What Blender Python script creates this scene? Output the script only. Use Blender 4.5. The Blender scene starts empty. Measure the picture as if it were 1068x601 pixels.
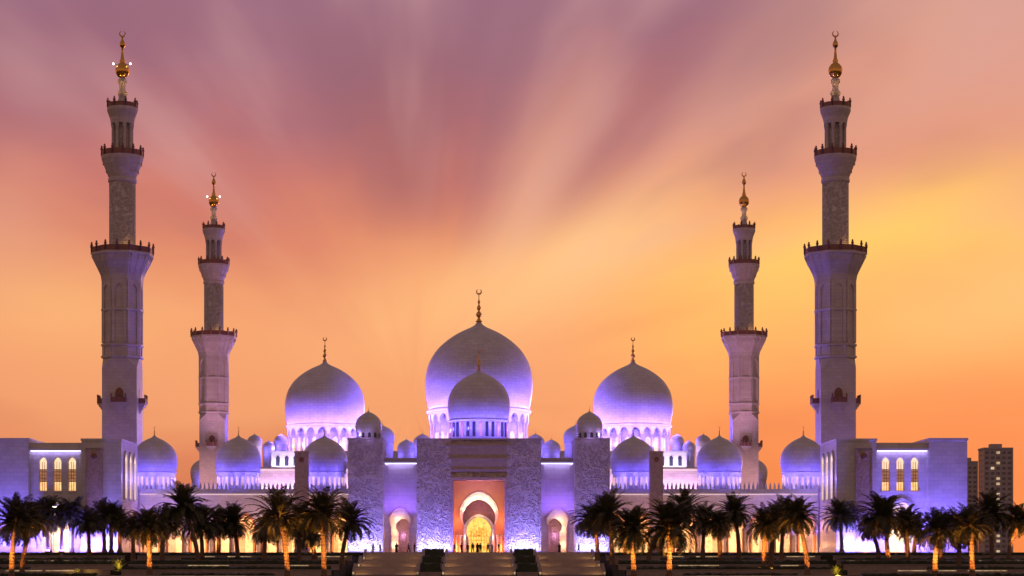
import bpy, bmesh, math, random
from mathutils import Vector, Matrix, noise
R = math.radians
PI = math.pi
sc = bpy.context.scene
COL = sc.collection
CAMZ = 2.0          # height of the eye above the datum
PL = 4.8            # height of the upper plaza

# ------------------------------------------------------------------ materials
def new_mat(name):
    m = bpy.data.materials.new(name); m.use_nodes = True
    nt = m.node_tree
    return m, nt, nt.nodes['Principled BSDF']

def N(nt, typ, **kw):
    n = nt.nodes.new(typ)
    for k, v in kw.items():
        if k in n.inputs: n.inputs[k].default_value = v
        else: setattr(n, k, v)
    return n

def ramp(nt, stops, fac=None):
    n = nt.nodes.new('ShaderNodeValToRGB')
    e = n.color_ramp.elements
    while len(e) < len(stops): e.new(0.5)
    for i, (p, c) in enumerate(stops):
        e[i].position = p; e[i].color = (*c, 1)
    if fac is not None: nt.links.new(fac, n.inputs['Fac'])
    return n

def stone(name, c1, c2, scale=0.6, rough=0.5, bump=0.15, joints=None, jw=0.02, detail_scale=6, relief=None, polar=False):
    m, nt, b = new_mat(name)
    L = nt.links
    tc = N(nt, 'ShaderNodeTexCoord')
    n1 = N(nt, 'ShaderNodeTexNoise', Scale=scale, Detail=6.0, Roughness=0.65)
    L.new(tc.outputs['Object'], n1.inputs['Vector'])
    r = ramp(nt, [(0.3, c1), (0.7, c2)], n1.outputs['Fac'])
    col = r.outputs['Color']
    n2 = N(nt, 'ShaderNodeTexNoise', Scale=detail_scale, Detail=5.0)
    L.new(tc.outputs['Object'], n2.inputs['Vector'])
    h = n2.outputs['Fac']
    if joints:
        # courses of blocks, laid out on the two horizontal axes together with height
        sx = N(nt, 'ShaderNodeSeparateXYZ'); L.new(tc.outputs['Object'], sx.inputs[0])
        ad = N(nt, 'ShaderNodeMath', operation='ADD'); L.new(sx.outputs[0], ad.inputs[0]); L.new(sx.outputs[1], ad.inputs[1])
        cb = N(nt, 'ShaderNodeCombineXYZ'); 
        if polar:
            an = N(nt, 'ShaderNodeMath', operation='ARCTAN2'); L.new(sx.outputs[1], an.inputs[0]); L.new(sx.outputs[0], an.inputs[1])
            am = N(nt, 'ShaderNodeMath', operation='MULTIPLY'); L.new(an.outputs[0], am.inputs[0]); am.inputs[1].default_value = 15/PI*1.5
            L.new(am.outputs[0], cb.inputs[0])
        else: L.new(ad.outputs[0], cb.inputs[0])
        L.new(sx.outputs[2], cb.inputs[1])
        br = N(nt, 'ShaderNodeTexBrick', Scale=1.0)
        br.inputs['Brick Width'].default_value = joints[0]; br.inputs['Row Height'].default_value = joints[1]
        br.inputs['Mortar Size'].default_value = jw
        br.inputs['Color1'].default_value = (1, 1, 1, 1); br.inputs['Color2'].default_value = (.88, .87, .86, 1)
        br.inputs['Mortar'].default_value = (.68, .66, .64, 1)
        L.new(cb.outputs[0], br.inputs['Vector'])
        mx = N(nt, 'ShaderNodeMix', data_type='RGBA', blend_type='MULTIPLY'); mx.inputs['Factor'].default_value = 1
        L.new(col, mx.inputs['A']); L.new(br.outputs['Color'], mx.inputs['B'])
        col = mx.outputs['Result']
    bp = N(nt, 'ShaderNodeBump', Strength=bump, Distance=0.05)
    L.new(h, bp.inputs['Height'])
    last = bp.outputs['Normal']
    if relief:                       # carved leaf-and-stem relief, shade of its hollows also put into the colour
        rs, rst, rd = relief
        def ridge(scale, off):
            mp = N(nt, 'ShaderNodeMapping'); mp.inputs['Location'].default_value = (off, off*.7, -off)
            L.new(tc.outputs['Object'], mp.inputs['Vector'])
            nd = N(nt, 'ShaderNodeTexNoise', Scale=scale, Detail=1.5, Roughness=.5, Distortion=.9)
            L.new(mp.outputs[0], nd.inputs['Vector'])
            s1 = N(nt, 'ShaderNodeMath', operation='SUBTRACT'); L.new(nd.outputs['Fac'], s1.inputs[0]); s1.inputs[1].default_value = .5
            s2 = N(nt, 'ShaderNodeMath', operation='ABSOLUTE'); L.new(s1.outputs[0], s2.inputs[0])
            return ramp(nt, [(0.0, (1, 1, 1)), (.055, (.7, .7, .7)), (.09, (0, 0, 0))], s2.outputs[0])
        ra, rb = ridge(rs*.55, 3.1), ridge(rs*1.1, 17.7)
        vo = N(nt, 'ShaderNodeMix', data_type='RGBA', blend_type='LIGHTEN'); vo.inputs['Factor'].default_value = .8
        L.new(ra.outputs['Color'], vo.inputs['A']); L.new(rb.outputs['Color'], vo.inputs['B'])
        b2 = N(nt, 'ShaderNodeBump', Strength=rst, Distance=rd)
        L.new(vo.outputs['Result'], b2.inputs['Height']); L.new(last, b2.inputs['Normal'])
        last = b2.outputs['Normal']
        mx2 = N(nt, 'ShaderNodeMix', data_type='RGBA', blend_type='MULTIPLY'); mx2.inputs['Factor'].default_value = .45
        r3 = ramp(nt, [(0.0, (.62, .57, .55)), (.8, (1, 1, 1))], vo.outputs['Result'])
        L.new(col, mx2.inputs['A']); L.new(r3.outputs['Color'], mx2.inputs['B'])
        col = mx2.outputs['Result']
    L.new(last, b.inputs['Normal'])
    L.new(col, b.inputs['Base Color'])
    b.inputs['Roughness'].default_value = rough
    return m

def metal(name, c, rough=0.3, metallic=1.0):
    m, nt, b = new_mat(name)
    n = N(nt, 'ShaderNodeTexNoise', Scale=3.0, Detail=4.0)
    tc = N(nt, 'ShaderNodeTexCoord'); nt.links.new(tc.outputs['Object'], n.inputs['Vector'])
    r = ramp(nt, [(.3, tuple(x*.75 for x in c)), (.7, c)], n.outputs['Fac'])
    nt.links.new(r.outputs['Color'], b.inputs['Base Color'])
    b.inputs['Metallic'].default_value = metallic; b.inputs['Roughness'].default_value = rough
    return m

def glow(name, c, strength, c2=None, scale=2.0):
    m, nt, b = new_mat(name)
    b.inputs['Base Color'].default_value = (.3, .25, .2, 1)
    b.inputs['Roughness'].default_value = .3
    tc = N(nt, 'ShaderNodeTexCoord')
    n = N(nt, 'ShaderNodeTexNoise', Scale=scale, Detail=3.0)
    nt.links.new(tc.outputs['Object'], n.inputs['Vector'])
    r = ramp(nt, [(.35, c2 or tuple(x*.7 for x in c)), (.65, c)], n.outputs['Fac'])
    nt.links.new(r.outputs['Color'], b.inputs['Emission Color'])
    b.inputs['Emission Strength'].default_value = strength
    return m

M = {}
M['marble'] = stone('white_marble', (.62, .60, .59), (.74, .72, .70), .35, .45, .06, (1.6, .8), .022)
M['dome'] = stone('dome_marble', (.60, .585, .58), (.73, .715, .70), .22, .38, .05, (1.5, .85), .035, polar=True)
M['minaret'] = stone('minaret_marble', (.58, .51, .48), (.72, .65, .61), .4, .55, .1, (1.4, .7), .02)
M['lattice'] = stone('carved_lattice', (.62, .54, .50), (.74, .66, .60), .5, .6, .1, None, .02, 6, (1.6, .9, .25))
M['relief'] = stone('carved_relief', (.60, .50, .48), (.80, .69, .66), 1.6, .55, .2, None, .02, 6, (1.15, 1.0, .3))
M['tan'] = stone('tan_mosaic', (.42, .31, .22), (.58, .44, .33), 1.5, .55, .15, None, .02, 8, (2.0, .6, .12))
M['lintel'] = stone('brown_stone', (.50, .40, .38), (.62, .51, .49), 1.0, .6, .15, (1.2, .5), .02)
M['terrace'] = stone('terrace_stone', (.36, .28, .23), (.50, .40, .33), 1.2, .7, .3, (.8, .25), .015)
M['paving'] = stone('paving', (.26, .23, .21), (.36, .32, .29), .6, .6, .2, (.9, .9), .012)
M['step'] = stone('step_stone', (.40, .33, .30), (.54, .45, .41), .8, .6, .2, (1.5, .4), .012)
M['ochre'] = stone('ochre_plaster', (.60, .30, .14), (.68, .36, .18), .7, .6, .1)
M['rose'] = stone('rose_stone', (.62, .42, .42), (.72, .52, .50), 1.2, .55, .2, None, .02, 6, (1.6, .5, .08))
M['rose_dark'] = stone('rose_stone_shaded', (.36, .17, .20), (.46, .25, .27), 1.2, .55, .2, None, .02, 6, (1.6, .5, .08))  # rose stone again, the inner wall's weaker light put into its colour
M['earth'] = stone('earth', (.03, .035, .02), (.07, .07, .04), .3, .95, .4)
M['gold'] = metal('gold', (.95, .52, .12), .28)
M['bronze'] = metal('bronze', (.30, .14, .10), .5, .4)
M['iron'] = metal('iron', (.06, .055, .05), .5, .7)
M['win_warm'] = glow('lit_window', (1.0, .68, .30), 1.25, (.9, .42, .13), 1.4)
M['win_red'] = glow('red_window', (.75, .16, .12), .6, (.35, .06, .12), 2)
M['win_white'] = glow('white_window', (1.0, .78, .48), 1.15, (.9, .56, .3), 1.2)
M['door_gold'] = glow('gold_door', (1.0, .60, .10), 1.5, (.80, .30, .03), 1.6)
M['win_mid'] = glow('shaded_window', (.8, .36, .14), .55, (.45, .16, .07), 2)
M['win_far'] = glow('far_window', (1, .72, .42), .7, (.6, .38, .2), .3)
M['win_dim'] = glow('dim_window', (1.0, .62, .38), .8, (.6, .35, .5), .5)
M['strip_v'] = glow('violet_strip', (.74, .68, 1.0), 3.0, (.66, .6, 1.0))
M['strip_w'] = glow('cream_strip', (.9, .62, .33), .6, (.4, .26, .12))
M['strip_p'] = glow('pink_strip', (1.0, .72, .75), .9, (.9, .6, .7))
M['lamp'] = glow('lamp_lens', (1.0, .88, .7), 8.0, (1.0, .85, .66))
M['far_glass'] = metal('far_glass', (.20, .18, .18), .3, 0)
M['darkwin'] = metal('dark_glass', (.05, .05, .08), .15, 0)

def leaf(name, c1, c2, sc_=1.5):
    m, nt, b = new_mat(name)
    tc = N(nt, 'ShaderNodeTexCoord')
    n = N(nt, 'ShaderNodeTexNoise', Scale=sc_, Detail=4.0)
    nt.links.new(tc.outputs['Object'], n.inputs['Vector'])
    r = ramp(nt, [(.3, c1), (.7, c2)], n.outputs['Fac'])
    nt.links.new(r.outputs['Color'], b.inputs['Base Color'])
    b.inputs['Roughness'].default_value = .55
    return m
M['frond'] = leaf('palm_frond', (.035, .042, .015), (.09, .085, .032))
M['hedge'] = leaf('hedge_leaf', (.02, .035, .012), (.05, .07, .025), 3)
M['agave'] = leaf('agave_leaf', (.16, .18, .04), (.3, .3, .08), 3)
def bark():
    m, nt, b = new_mat('palm_bark')
    tc = N(nt, 'ShaderNodeTexCoord')
    w = N(nt, 'ShaderNodeTexWave', Scale=1.8, Distortion=3.0, Detail=3.0); w.bands_direction = 'Z'
    nt.links.new(tc.outputs['Object'], w.inputs['Vector'])
    r = ramp(nt, [(.2, (.13, .08, .045)), (.8, (.32, .21, .12))], w.outputs['Fac'])
    nt.links.new(r.outputs['Color'], b.inputs['Base Color'])
    bp = N(nt, 'ShaderNodeBump', Strength=.8, Distance=.06)
    nt.links.new(w.outputs['Fac'], bp.inputs['Height']); nt.links.new(bp.outputs['Normal'], b.inputs['Normal'])
    b.inputs['Roughness'].default_value = .9
    return m
M['bark'] = bark()
def plain(name, c, rough=.8):
    return stone(name, tuple(x*.85 for x in c), c, 4, rough, .1)
M['skin'] = plain('skin', (.42, .25, .17), .6)
M['cloth_black'] = plain('cloth_black', (.02, .02, .025))
M['cloth_white'] = plain('cloth_white', (.65, .63, .6))
M['cloth_blue'] = plain('cloth_blue', (.05, .07, .16))
M['cloth_red'] = plain('cloth_red', (.28, .05, .05))
M['hair'] = plain('hair', (.015, .012, .01))
M['concrete'] = stone('tower_concrete', (.42, .38, .36), (.52, .48, .45), .1, .7, .1, (3.0, 3.2), .1)

# ------------------------------------------------------------------ mesh helpers
class MB:
    def __init__(self, mx=None):
        self.bm = bmesh.new(); self.M = mx or Matrix.Identity(4)
    def v(self, x, y, z): return self.bm.verts.new(self.M @ Vector((x, y, z)))
    def f(self, vs):
        try: return self.bm.faces.new(vs)
        except ValueError: return None
    def box(self, x0, x1, y0, y1, z0, z1):
        vs = [self.v(x, y, z) for z in (z0, z1) for (x, y) in ((x0, y0), (x1, y0), (x1, y1), (x0, y1))]
        for q in ((0, 3, 2, 1), (4, 5, 6, 7), (0, 1, 5, 4), (1, 2, 6, 5), (2, 3, 7, 6), (3, 0, 4, 7)):
            self.f([vs[i] for i in q])
        return self
    def lathe(self, prof, n=32, cx=0, cy=0, cz=0, a0=0, smooth=True, caps=True):
        rings = []
        for (r, z) in prof:
            if r < 1e-4: rings.append([self.v(cx, cy, cz+z)])
            else: rings.append([self.v(cx+r*math.cos(a0+2*PI*k/n), cy+r*math.sin(a0+2*PI*k/n), cz+z) for k in range(n)])
        for a, b in zip(rings, rings[1:]):
            for k in range(n):
                k2 = (k+1) % n
                if len(a) == 1 and len(b) == 1: continue
                if len(a) == 1: fc = self.f([a[0], b[k], b[k2]])
                elif len(b) == 1: fc = self.f([a[k], a[k2], b[0]])
                else: fc = self.f([a[k], a[k2], b[k2], b[k]])
                if fc: fc.smooth = smooth
        if caps:
            if len(rings[0]) > 1: self.f(rings[0][::-1])
            if len(rings[-1]) > 1: self.f(rings[-1])
        return self
    def tube(self, p0, p1, r0, r1=None, n=8):
        r1 = r0 if r1 is None else r1
        p0, p1 = Vector(p0), Vector(p1); d = (p1-p0).normalized()
        u = d.orthogonal().normalized(); w = d.cross(u)
        A = [self.v(*(p0+(u*math.cos(2*PI*k/n)+w*math.sin(2*PI*k/n))*r0)) for k in range(n)]
        B = [self.v(*(p1+(u*math.cos(2*PI*k/n)+w*math.sin(2*PI*k/n))*r1)) for k in range(n)]
        for k in range(n):
            fc = self.f([A[k], A[(k+1) % n], B[(k+1) % n], B[k]])
            if fc: fc.smooth = True
        self.f(A[::-1]); self.f(B)
        return self
    def wall(self, x0, x1, z0, z1, y0, y1, ops):
        """wall slab facing -y between y0 (front) and y1 (back), with openings rising from z0. ops: [(cx, pts)] sorted, pts relative to (cx, z0)"""
        xs = [x0]
        for a, b in zip(ops, ops[1:]): xs.append((a[0]+b[0])/2)
        xs.append(x1)
        for i, (cx, pts) in enumerate(ops):
            xa, xb = xs[i], xs[i+1]
            P = [(cx+px, z0+pz) for px, pz in pts]
            k = len(P)//2
            Lh, Rh = P[:k+1], P[k:]
            for y in (y0, y1):
                self.f([self.v(x, y, z) for x, z in [(xa, z0)]+Lh+[(P[k][0], z1), (xa, z1)]])
                self.f([self.v(x, y, z) for x, z in [(P[k][0], z1)]+Rh+[(xb, z0), (xb, z1)]])
            for a, b in zip(P, P[1:]):
                fc = self.f([self.v(a[0], y0, a[1]), self.v(b[0], y0, b[1]), self.v(b[0], y1, b[1]), self.v(a[0], y1, a[1])])
                if fc: fc.smooth = True
        for (ax, az, bx, bz) in ((x0, z0, x0, z1), (x1, z0, x1, z1), (x0, z1, x1, z1)):
            self.f([self.v(ax, y0, az), self.v(bx, y0, bz), self.v(bx, y1, bz), self.v(ax, y1, az)])
        return self
    def plate(self, cx, z0, pts, y0, y1):
        """a filled plate with an arch outline"""
        P = [(cx+px, z0+pz) for px, pz in pts]
        A = [self.v(x, y0, z) for x, z in P]; B = [self.v(x, y1, z) for x, z in P]
        self.f(A); self.f(B[::-1])
        n = len(P)
        for k in range(n): self.f([A[k], A[(k+1) % n], B[(k+1) % n], B[k]])
        return self
    def band(self, cx, z0, pin, pout, y0, y1):
        """an arch moulding between two outlines with as many points"""
        I = [(cx+a, z0+b) for a, b in pin]; O = [(cx+a, z0+b) for a, b in pout]
        for a, b, c, d in zip(I, I[1:], O, O[1:]):
            for y in (y0, y1): self.f([self.v(p[0], y, p[1]) for p in (a, b, d, c)])
            self.f([self.v(a[0], y0, a[1]), self.v(b[0], y0, b[1]), self.v(b[0], y1, b[1]), self.v(a[0], y1, a[1])])
            self.f([self.v(c[0], y0, c[1]), self.v(d[0], y0, d[1]), self.v(d[0], y1, d[1]), self.v(c[0], y1, c[1])])
        return self
    def build(self, name, mat, parent=None, loc=None):
        bmesh.ops.remove_doubles(self.bm, verts=self.bm.verts, dist=1e-4)
        bmesh.ops.recalc_face_normals(self.bm, faces=self.bm.faces)
        me = bpy.data.meshes.new(name); self.bm.to_mesh(me); self.bm.free()
        me.materials.append(mat)
        o = bpy.data.objects.new(name, me); COL.objects.link(o)
        if parent: o.parent = parent
        if loc: o.location = loc
        return o

def arch(w, hs, r=None, point=0.12, n=10):
    """outline of a horseshoe arch: jamb half width w up to hs, then an arc of radius r, drawn up to a point"""
    r = r or w
    dz = math.sqrt(max(r*r-w*w, 0))
    a0 = math.asin(-dz/r) if r > 0 else 0
    right = []
    for k in range(n+1):
        a = a0+(PI/2-a0)*k/n
        x = r*math.cos(a); z = hs+dz+r*math.sin(a)
        z += point*r*(max(0, math.sin(a))**3)*(1-abs(x)/r)**.5 if point else 0
        right.append((x, z))
    left = [(-x, z) for x, z in right[:-1]]
    return [(-w, 0)]+left+[(0, right[-1][1])]+right[:-1][::-1]+[(w, 0)]

def empty(name, loc=(0, 0, 0)):
    o = bpy.data.objects.new(name, None); COL.objects.link(o); o.location = loc; return o
def tag(o, label=None, cat=None, group=None, kind=None):
    if label: o['label'] = label
    if cat: o['category'] = cat
    if group: o['group'] = group
    if kind: o['kind'] = kind
    elif cat: o['kind'] = 'thing'
    return o
def copy_tree(o, parent=None):
    c = o.copy(); COL.objects.link(c)
    if parent: c.parent = parent
    for ch in list(o.children): copy_tree(ch, c)
    return c

# ------------------------------------------------------------------ lamps
VIO = (.17, .115, 1.0); LILAC = (.42, .28, 1.0); BLUEW = (.36, .40, 1.0); WARM = (1.0, .52, .18); AMBER = (1.0, .36, .07); PINK = (1.0, .5, .55)
def point_lamp(loc, w, c, size=.3):
    l = bpy.data.lights.new('floodlight', 'POINT'); l.energy = w; l.color = c; l.shadow_soft_size = size
    o = bpy.data.objects.new('floodlight', l); o.location = loc; COL.objects.link(o); return o
def spot(loc, to, w, c, ang=70, size=.2, blend=.8):
    l = bpy.data.lights.new('spotlight', 'SPOT'); l.energy = w; l.color = c; l.shadow_soft_size = size
    l.spot_size = R(ang); l.spot_blend = blend
    o = bpy.data.objects.new('spotlight', l); o.location = loc; COL.objects.link(o)
    o.rotation_euler = (Vector(to)-Vector(loc)).to_track_quat('-Z', 'Y').to_euler(); return o
def bar_lamp(loc, to, length, w, c, width=.25):
    l = bpy.data.lights.new('wall_washer', 'AREA'); l.shape = 'RECTANGLE'; l.size = length; l.size_y = width; l.energy = w; l.color = c
    o = bpy.data.objects.new('wall_washer', l); o.location = loc; COL.objects.link(o)
    o.rotation_euler = (Vector(to)-Vector(loc)).to_track_quat('-Z', 'X' if False else 'Y').to_euler(); return o

# ------------------------------------------------------------------ domes
DPROF = [(.90, -.02), (.935, 0), (.965, .14), (.99, .3), (1, .48), (.985, .65), (.945, .82), (.875, .97), (.78, 1.11), (.66, 1.23), (.525, 1.335), (.39, 1.42), (.26, 1.485), (.15, 1.535), (.08, 1.58), (.042, 1.63), (.02, 1.67)]
def smooth_prof(P, n=3):
    out = []
    for i in range(len(P)-1):
        p0 = P[max(i-1, 0)]; p1 = P[i]; p2 = P[i+1]; p3 = P[min(i+2, len(P)-1)]
        for k in range(n):
            t = k/n
            f = lambda a, b, c, d: .5*((2*b)+(-a+c)*t+(2*a-5*b+4*c-d)*t*t+(-a+3*b-3*c+d)*t**3)
            out.append((f(p0[0], p1[0], p2[0], p3[0]), f(p0[1], p1[1], p2[1], p3[1])))
    return out+[P[-1]]
DP = smooth_prof(DPROF)

def finial(mb, z0, h, crescent=True, cx=0, cy=0):
    s = h
    prof = [(.10*s, 0), (.05*s, .06*s), (.035*s, .12*s), (.075*s, .17*s), (.085*s, .21*s), (.06*s, .26*s), (.025*s, .30*s),
            (.055*s, .36*s), (.06*s, .40*s), (.04*s, .44*s), (.018*s, .49*s), (.035*s, .54*s), (.038*s, .57*s), (.012*s, .63*s), (.010*s, .78*s)]
    mb.lathe(prof, 12, cx, cy, z0)
    if crescent:
        cz = z0+.85*s; r1 = .068*s
        pts = []
        for k in range(15):
            a = R(110)+R(320)*k/14
            pts.append((a, math.sin(PI*k/14)))
        prev = None
        for a, th in pts:
            p = (cx+r1*math.cos(a+R(0)), cy, cz+r1*math.sin(a))
            if prev: mb.tube(prev[0], p, prev[1], .004*s+.022*s*th, 6)
            prev = (p, .004*s+.022*s*th)

def make_dome(parent, name, x, y, zb, Rd, zbase, hs=1.0, seg=48, nwin=0, wmat=None, fin=.5, cols=0, label=None, band=True, win_h=.5, dark_every=0):
    """dome shell on parent at x,y: band at zb, drum down to zbase"""
    d = MB(); d.lathe([(r*Rd, z*Rd*hs) for r, z in DP], seg)
    o = d.build(name, M['dome'], parent, (x, y, zb))
    if label: o['label'] = label
    top = DP[-1][1]*Rd*hs
    f = MB(); finial(f, top-.03*Rd, fin*Rd); f.build('finial', M['gold'], o)
    dh = zb-zbase
    if cols:
        c = MB(); c.lathe([(.80*Rd, -dh), (.80*Rd, -.05*Rd)], seg)
        c.build('drum', M['dome'], o)
        # ring wall with arched openings carried on the columns
        t = MB()
        aw = 2*PI*.90*Rd/cols
        n = 8
        for k in range(cols):
            a = 2*PI*k/cols
            zt = -.07*Rd; zs = -.07*Rd-aw*.75
            P = arch(aw*.33, 0.0, aw*.37, .2, 6)
            for rad in (.93*Rd, .86*Rd):
                tv = []
                for px, pz in P[1:-1]:
                    aa = a+px/(.9*Rd); tv.append((aa, min(zs+pz, zt-.01*Rd)))
                al, ar = a-aw/2/(.9*Rd), a+aw/2/(.9*Rd)
                m_ = len(tv)//2
                vv = lambda q, z: t.v(rad*math.cos(q), rad*math.sin(q), z)
                t.f([vv(al, zs)]+[vv(*q) for q in tv[:m_+1]]+[vv(a, zt), vv(al, zt)])
                t.f([vv(a, zt)]+[vv(*q) for q in tv[m_:]]+[vv(ar, zs), vv(ar, zt)])
            for (q1, z1), (q2, z2) in zip(tv, tv[1:]):
                t.f([t.v(.93*Rd*math.cos(q1), .93*Rd*math.sin(q1), z1), t.v(.93*Rd*math.cos(q2), .93*Rd*math.sin(q2), z2),
                     t.v(.86*Rd*math.cos(q2), .86*Rd*math.sin(q2), z2), t.v(.86*Rd*math.cos(q1), .86*Rd*math.sin(q1), z1)])
        t.build('arch_ring', M['dome'], o)
        for k in range(cols):
            a = 2*PI*(k+.5)/cols
            cm = MB(); cm.lathe([(.03*Rd, -dh), (.03*Rd, -dh+.05*Rd), (.019*Rd, -dh+.07*Rd), (.018*Rd, zs-.06*Rd), (.034*Rd, zs-.02*Rd), (.036*Rd, zs+.02*Rd)], 8, .895*Rd*math.cos(a), .895*Rd*math.sin(a))
            cm.build('column', M['marble'], o)
    else:
        c = MB(); c.lathe([(.90*Rd, -dh), (.90*Rd, -.06*Rd), (.93*Rd, -.02*Rd)], seg)
        c.build('drum', M['dome'], o)
    if band:
        b = MB(); b.lathe([(.93*Rd, -.075*Rd), (.965*Rd, -.065*Rd), (.975*Rd, -.03*Rd), (.955*Rd, -.01*Rd), (.93*Rd, 0)], seg, caps=False)
        b.build('band', M['marble'], o)
    if nwin:
        wr = (.80 if cols else .90)*Rd
        ww = 2*PI*wr/nwin*.23
        wh = min(dh*.8, win_h*Rd)
        for k in range(nwin):
            a = 2*PI*(k+.25)/nwin
            mx = Matrix.Rotation(a+PI/2, 4, 'Z') @ Matrix.Translation((0, -wr*1.0, -dh*.5-wh*.5 if not cols else -dh+.1*wh))
            m = MB(mx); m.plate(0, 0, arch(ww, wh-ww*1.2, ww*1.05, .2, 5), -.03*Rd, .05*Rd)
            mt = wmat if not dark_every or k % dark_every else M['win_red']
            m.build('window', mt, o)
    return o

def dome_lamps(x, y, zb, Rd, n, w, c, k=1.35, dz=-.25, a0=0, inner=None):
    for i in range(n):
        a = a0+2*PI*(i+.5)/n
        point_lamp((x+k*Rd*math.cos(a), y+k*Rd*math.sin(a), zb+dz*Rd), w, c, .05*Rd)

# ================================================================== setting
g = MB(); g.box(-6000, 6000, -600, 9000, -.6, .4)
tag(g.build('ground', M['earth']), kind='structure')
LV = [(.8, 288), (1.6, 306), (2.4, 322), (3.2, 338), (4.0, 354)]
t = MB()
for z, y in LV: pass
# stepped terrace ground either side of the stairs, one profile swept along x
def terr(s):
    prof = [(284, .4)]
    for z, y in LV: prof += [(y-3.2 if y == 288 else y, prof[-1][1]), (y-3.2 if y == 288 else y, z)]
    prof += [(372, 4.0), (372, PL-.01), (900, PL-.01), (900, .4)]
    m = MB(Matrix.Diagonal((s, 1, 1, 1)))
    A = [m.v(22.2, y, z) for y, z in prof]; B = [m.v(150, y, z) for y, z in prof]
    for k in range(len(prof)-1): m.f([A[k], B[k], B[k+1], A[k+1]])
    m.f(A); m.f(B[::-1])
    return m.build('terraced_ground', M['earth'])
for s in (-1, 1): tag(terr(s), kind='structure')
p = MB(); p.box(-22.2, 22.2, 371.2, 900, .4, PL-.012)
tag(p.build('plaza_base', M['earth']), kind='structure')
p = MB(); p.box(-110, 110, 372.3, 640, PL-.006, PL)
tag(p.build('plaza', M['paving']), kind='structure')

# ---------------------------------------------------------------- staircases
def staircase(x0, x1, label):
    r = empty('staircase', ((x0+x1)/2, 335, .4))
    hw = (x1-x0)/2
    def Z(z): return z-.4
    runs = [(0, .8, 2.13), (15, 2.13, 3.46), (31, 3.46, PL)]
    for (y0, za, zb) in runs:
        m = MB(); n = 9
        for k in range(n):
            m.box(-hw, hw, y0+.4*k, y0+.4*n+.001*k, Z(za)+(zb-za)*k/n, Z(za)+(zb-za)*(k+1)/n)
        m.build('flight', M['step'], r)
    m = MB(); m.box(-hw, hw, -8, 0, 0, Z(.8)); m.build('landing', M['paving'], r)
    m = MB(); m.box(-hw, hw, 3.6, 15, 0, Z(2.13)); m.build('landing', M['paving'], r)
    m = MB(); m.box(-hw, hw, 18.6, 31, 0, Z(3.46)); m.build('landing', M['paving'], r)
    for sx in (-1, 1):
        for (y0, za, zb) in runs:
            m = MB()
            xa, xb = (hw-.02, hw+.45) if sx > 0 else (-hw-.45, -hw+.02)
            A = [m.v(xa, y, z) for y, z in ((y0-1.2, 0), (y0-1.2, Z(za)+.55), (y0+3.8, Z(zb)+.6), (y0+4.6, Z(zb)+.6), (y0+4.6, 0))]
            B = [m.v(xb, y, z) for y, z in ((y0-1.2, 0), (y0-1.2, Z(za)+.55), (y0+3.8, Z(zb)+.6), (y0+4.6, Z(zb)+.6), (y0+4.6, 0))]
            m.f(A); m.f(B[::-1])
            for k in range(5): m.f([A[k], A[(k+1) % 5], B[(k+1) % 5], B[k]])
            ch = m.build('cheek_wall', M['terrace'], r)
            q = MB(); xx = (xa+xb)/2
            q.box(xx-.16, xx+.16, y0-1.27, y0-1.203, Z(za)+.06, Z(za)+.46)
            q.build('step_light', M['strip_w'], ch)
    tag(r, label, 'staircase', 'flights of stairs up to the plaza')
    for (y0, za, zb) in runs:
        for xx in (x0+.6, x1-.6): spot((xx, 335+y0-1.6, za+.5), (xx+(1 if xx < (x0+x1)/2 else -1)*1.5, 335+y0+2, za), 60, WARM, 120, .1)
    return r
staircase(-5.7, 5.7, 'broad stone staircase in the middle, leading up to the golden main doorway')
staircase(-20.6, -10.4, 'broad stone staircase left of the middle one, leading to the smaller left archway')
staircase(10.4, 20.6, 'broad stone staircase right of the middle one, leading to the smaller right archway')

# ---------------------------------------------------------------- hedges, retaining walls
rnd = random.Random(7)
def hedge_mesh(L, W, H, seed):
    r = random.Random(seed); m = MB()
    nx, ny, nz = max(4, int(L/.5)), max(2, int(W/.4)), 3
    def J(x, y, z):
        q = noise.noise(Vector((x*1.3+seed, y*1.3, z*1.7)))*.34
        return m.v(x+q*.6, y+q, z+(q if z > .2 else 0))
    top = [[J(L*i/nx-L/2, W*j/ny-W/2, H) for j in range(ny+1)] for i in range(nx+1)]
    for i in range(nx):
        for j in range(ny): m.f([top[i][j], top[i+1][j], top[i+1][j+1], top[i][j+1]])
    for j in (0, ny):
        for i in range(nx):
            a, b = top[i][j], top[i+1][j]
            m.f([a, b, m.v(b.co.x, b.co.y, 0), m.v(a.co.x, a.co.y, 0)])
    for i in (0, nx):
        for j in range(ny):
            a, b = top[i][j], top[i][j+1]
            m.f([a, b, m.v(b.co.x, b.co.y, 0), m.v(a.co.x, a.co.y, 0)])
    for k in range(int(L*W*14)+int(L*H*22)):          # loose leaves standing out of the clipped faces
        if r.random() < .5: p = Vector((r.uniform(-L/2, L/2), r.uniform(-W/2, W/2), H+r.uniform(-.05, .14)))
        else: p = Vector((r.uniform(-L/2, L/2), -W/2+r.uniform(-.12, .03), r.uniform(.05, H)))
        d = Vector((r.gauss(0, 1), r.gauss(0, 1), r.gauss(0, 1))).normalized(); e = d.orthogonal().normalized()
        s = r.uniform(.06, .13)
        m.f([m.v(*(p-d*s)), m.v(*(p+e*s*.5)), m.v(*(p+d*s)), m.v(*(p-e*s*.5))])
    return m
RW = ['lowest', 'second lowest', 'middle', 'second highest', 'highest']
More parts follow.
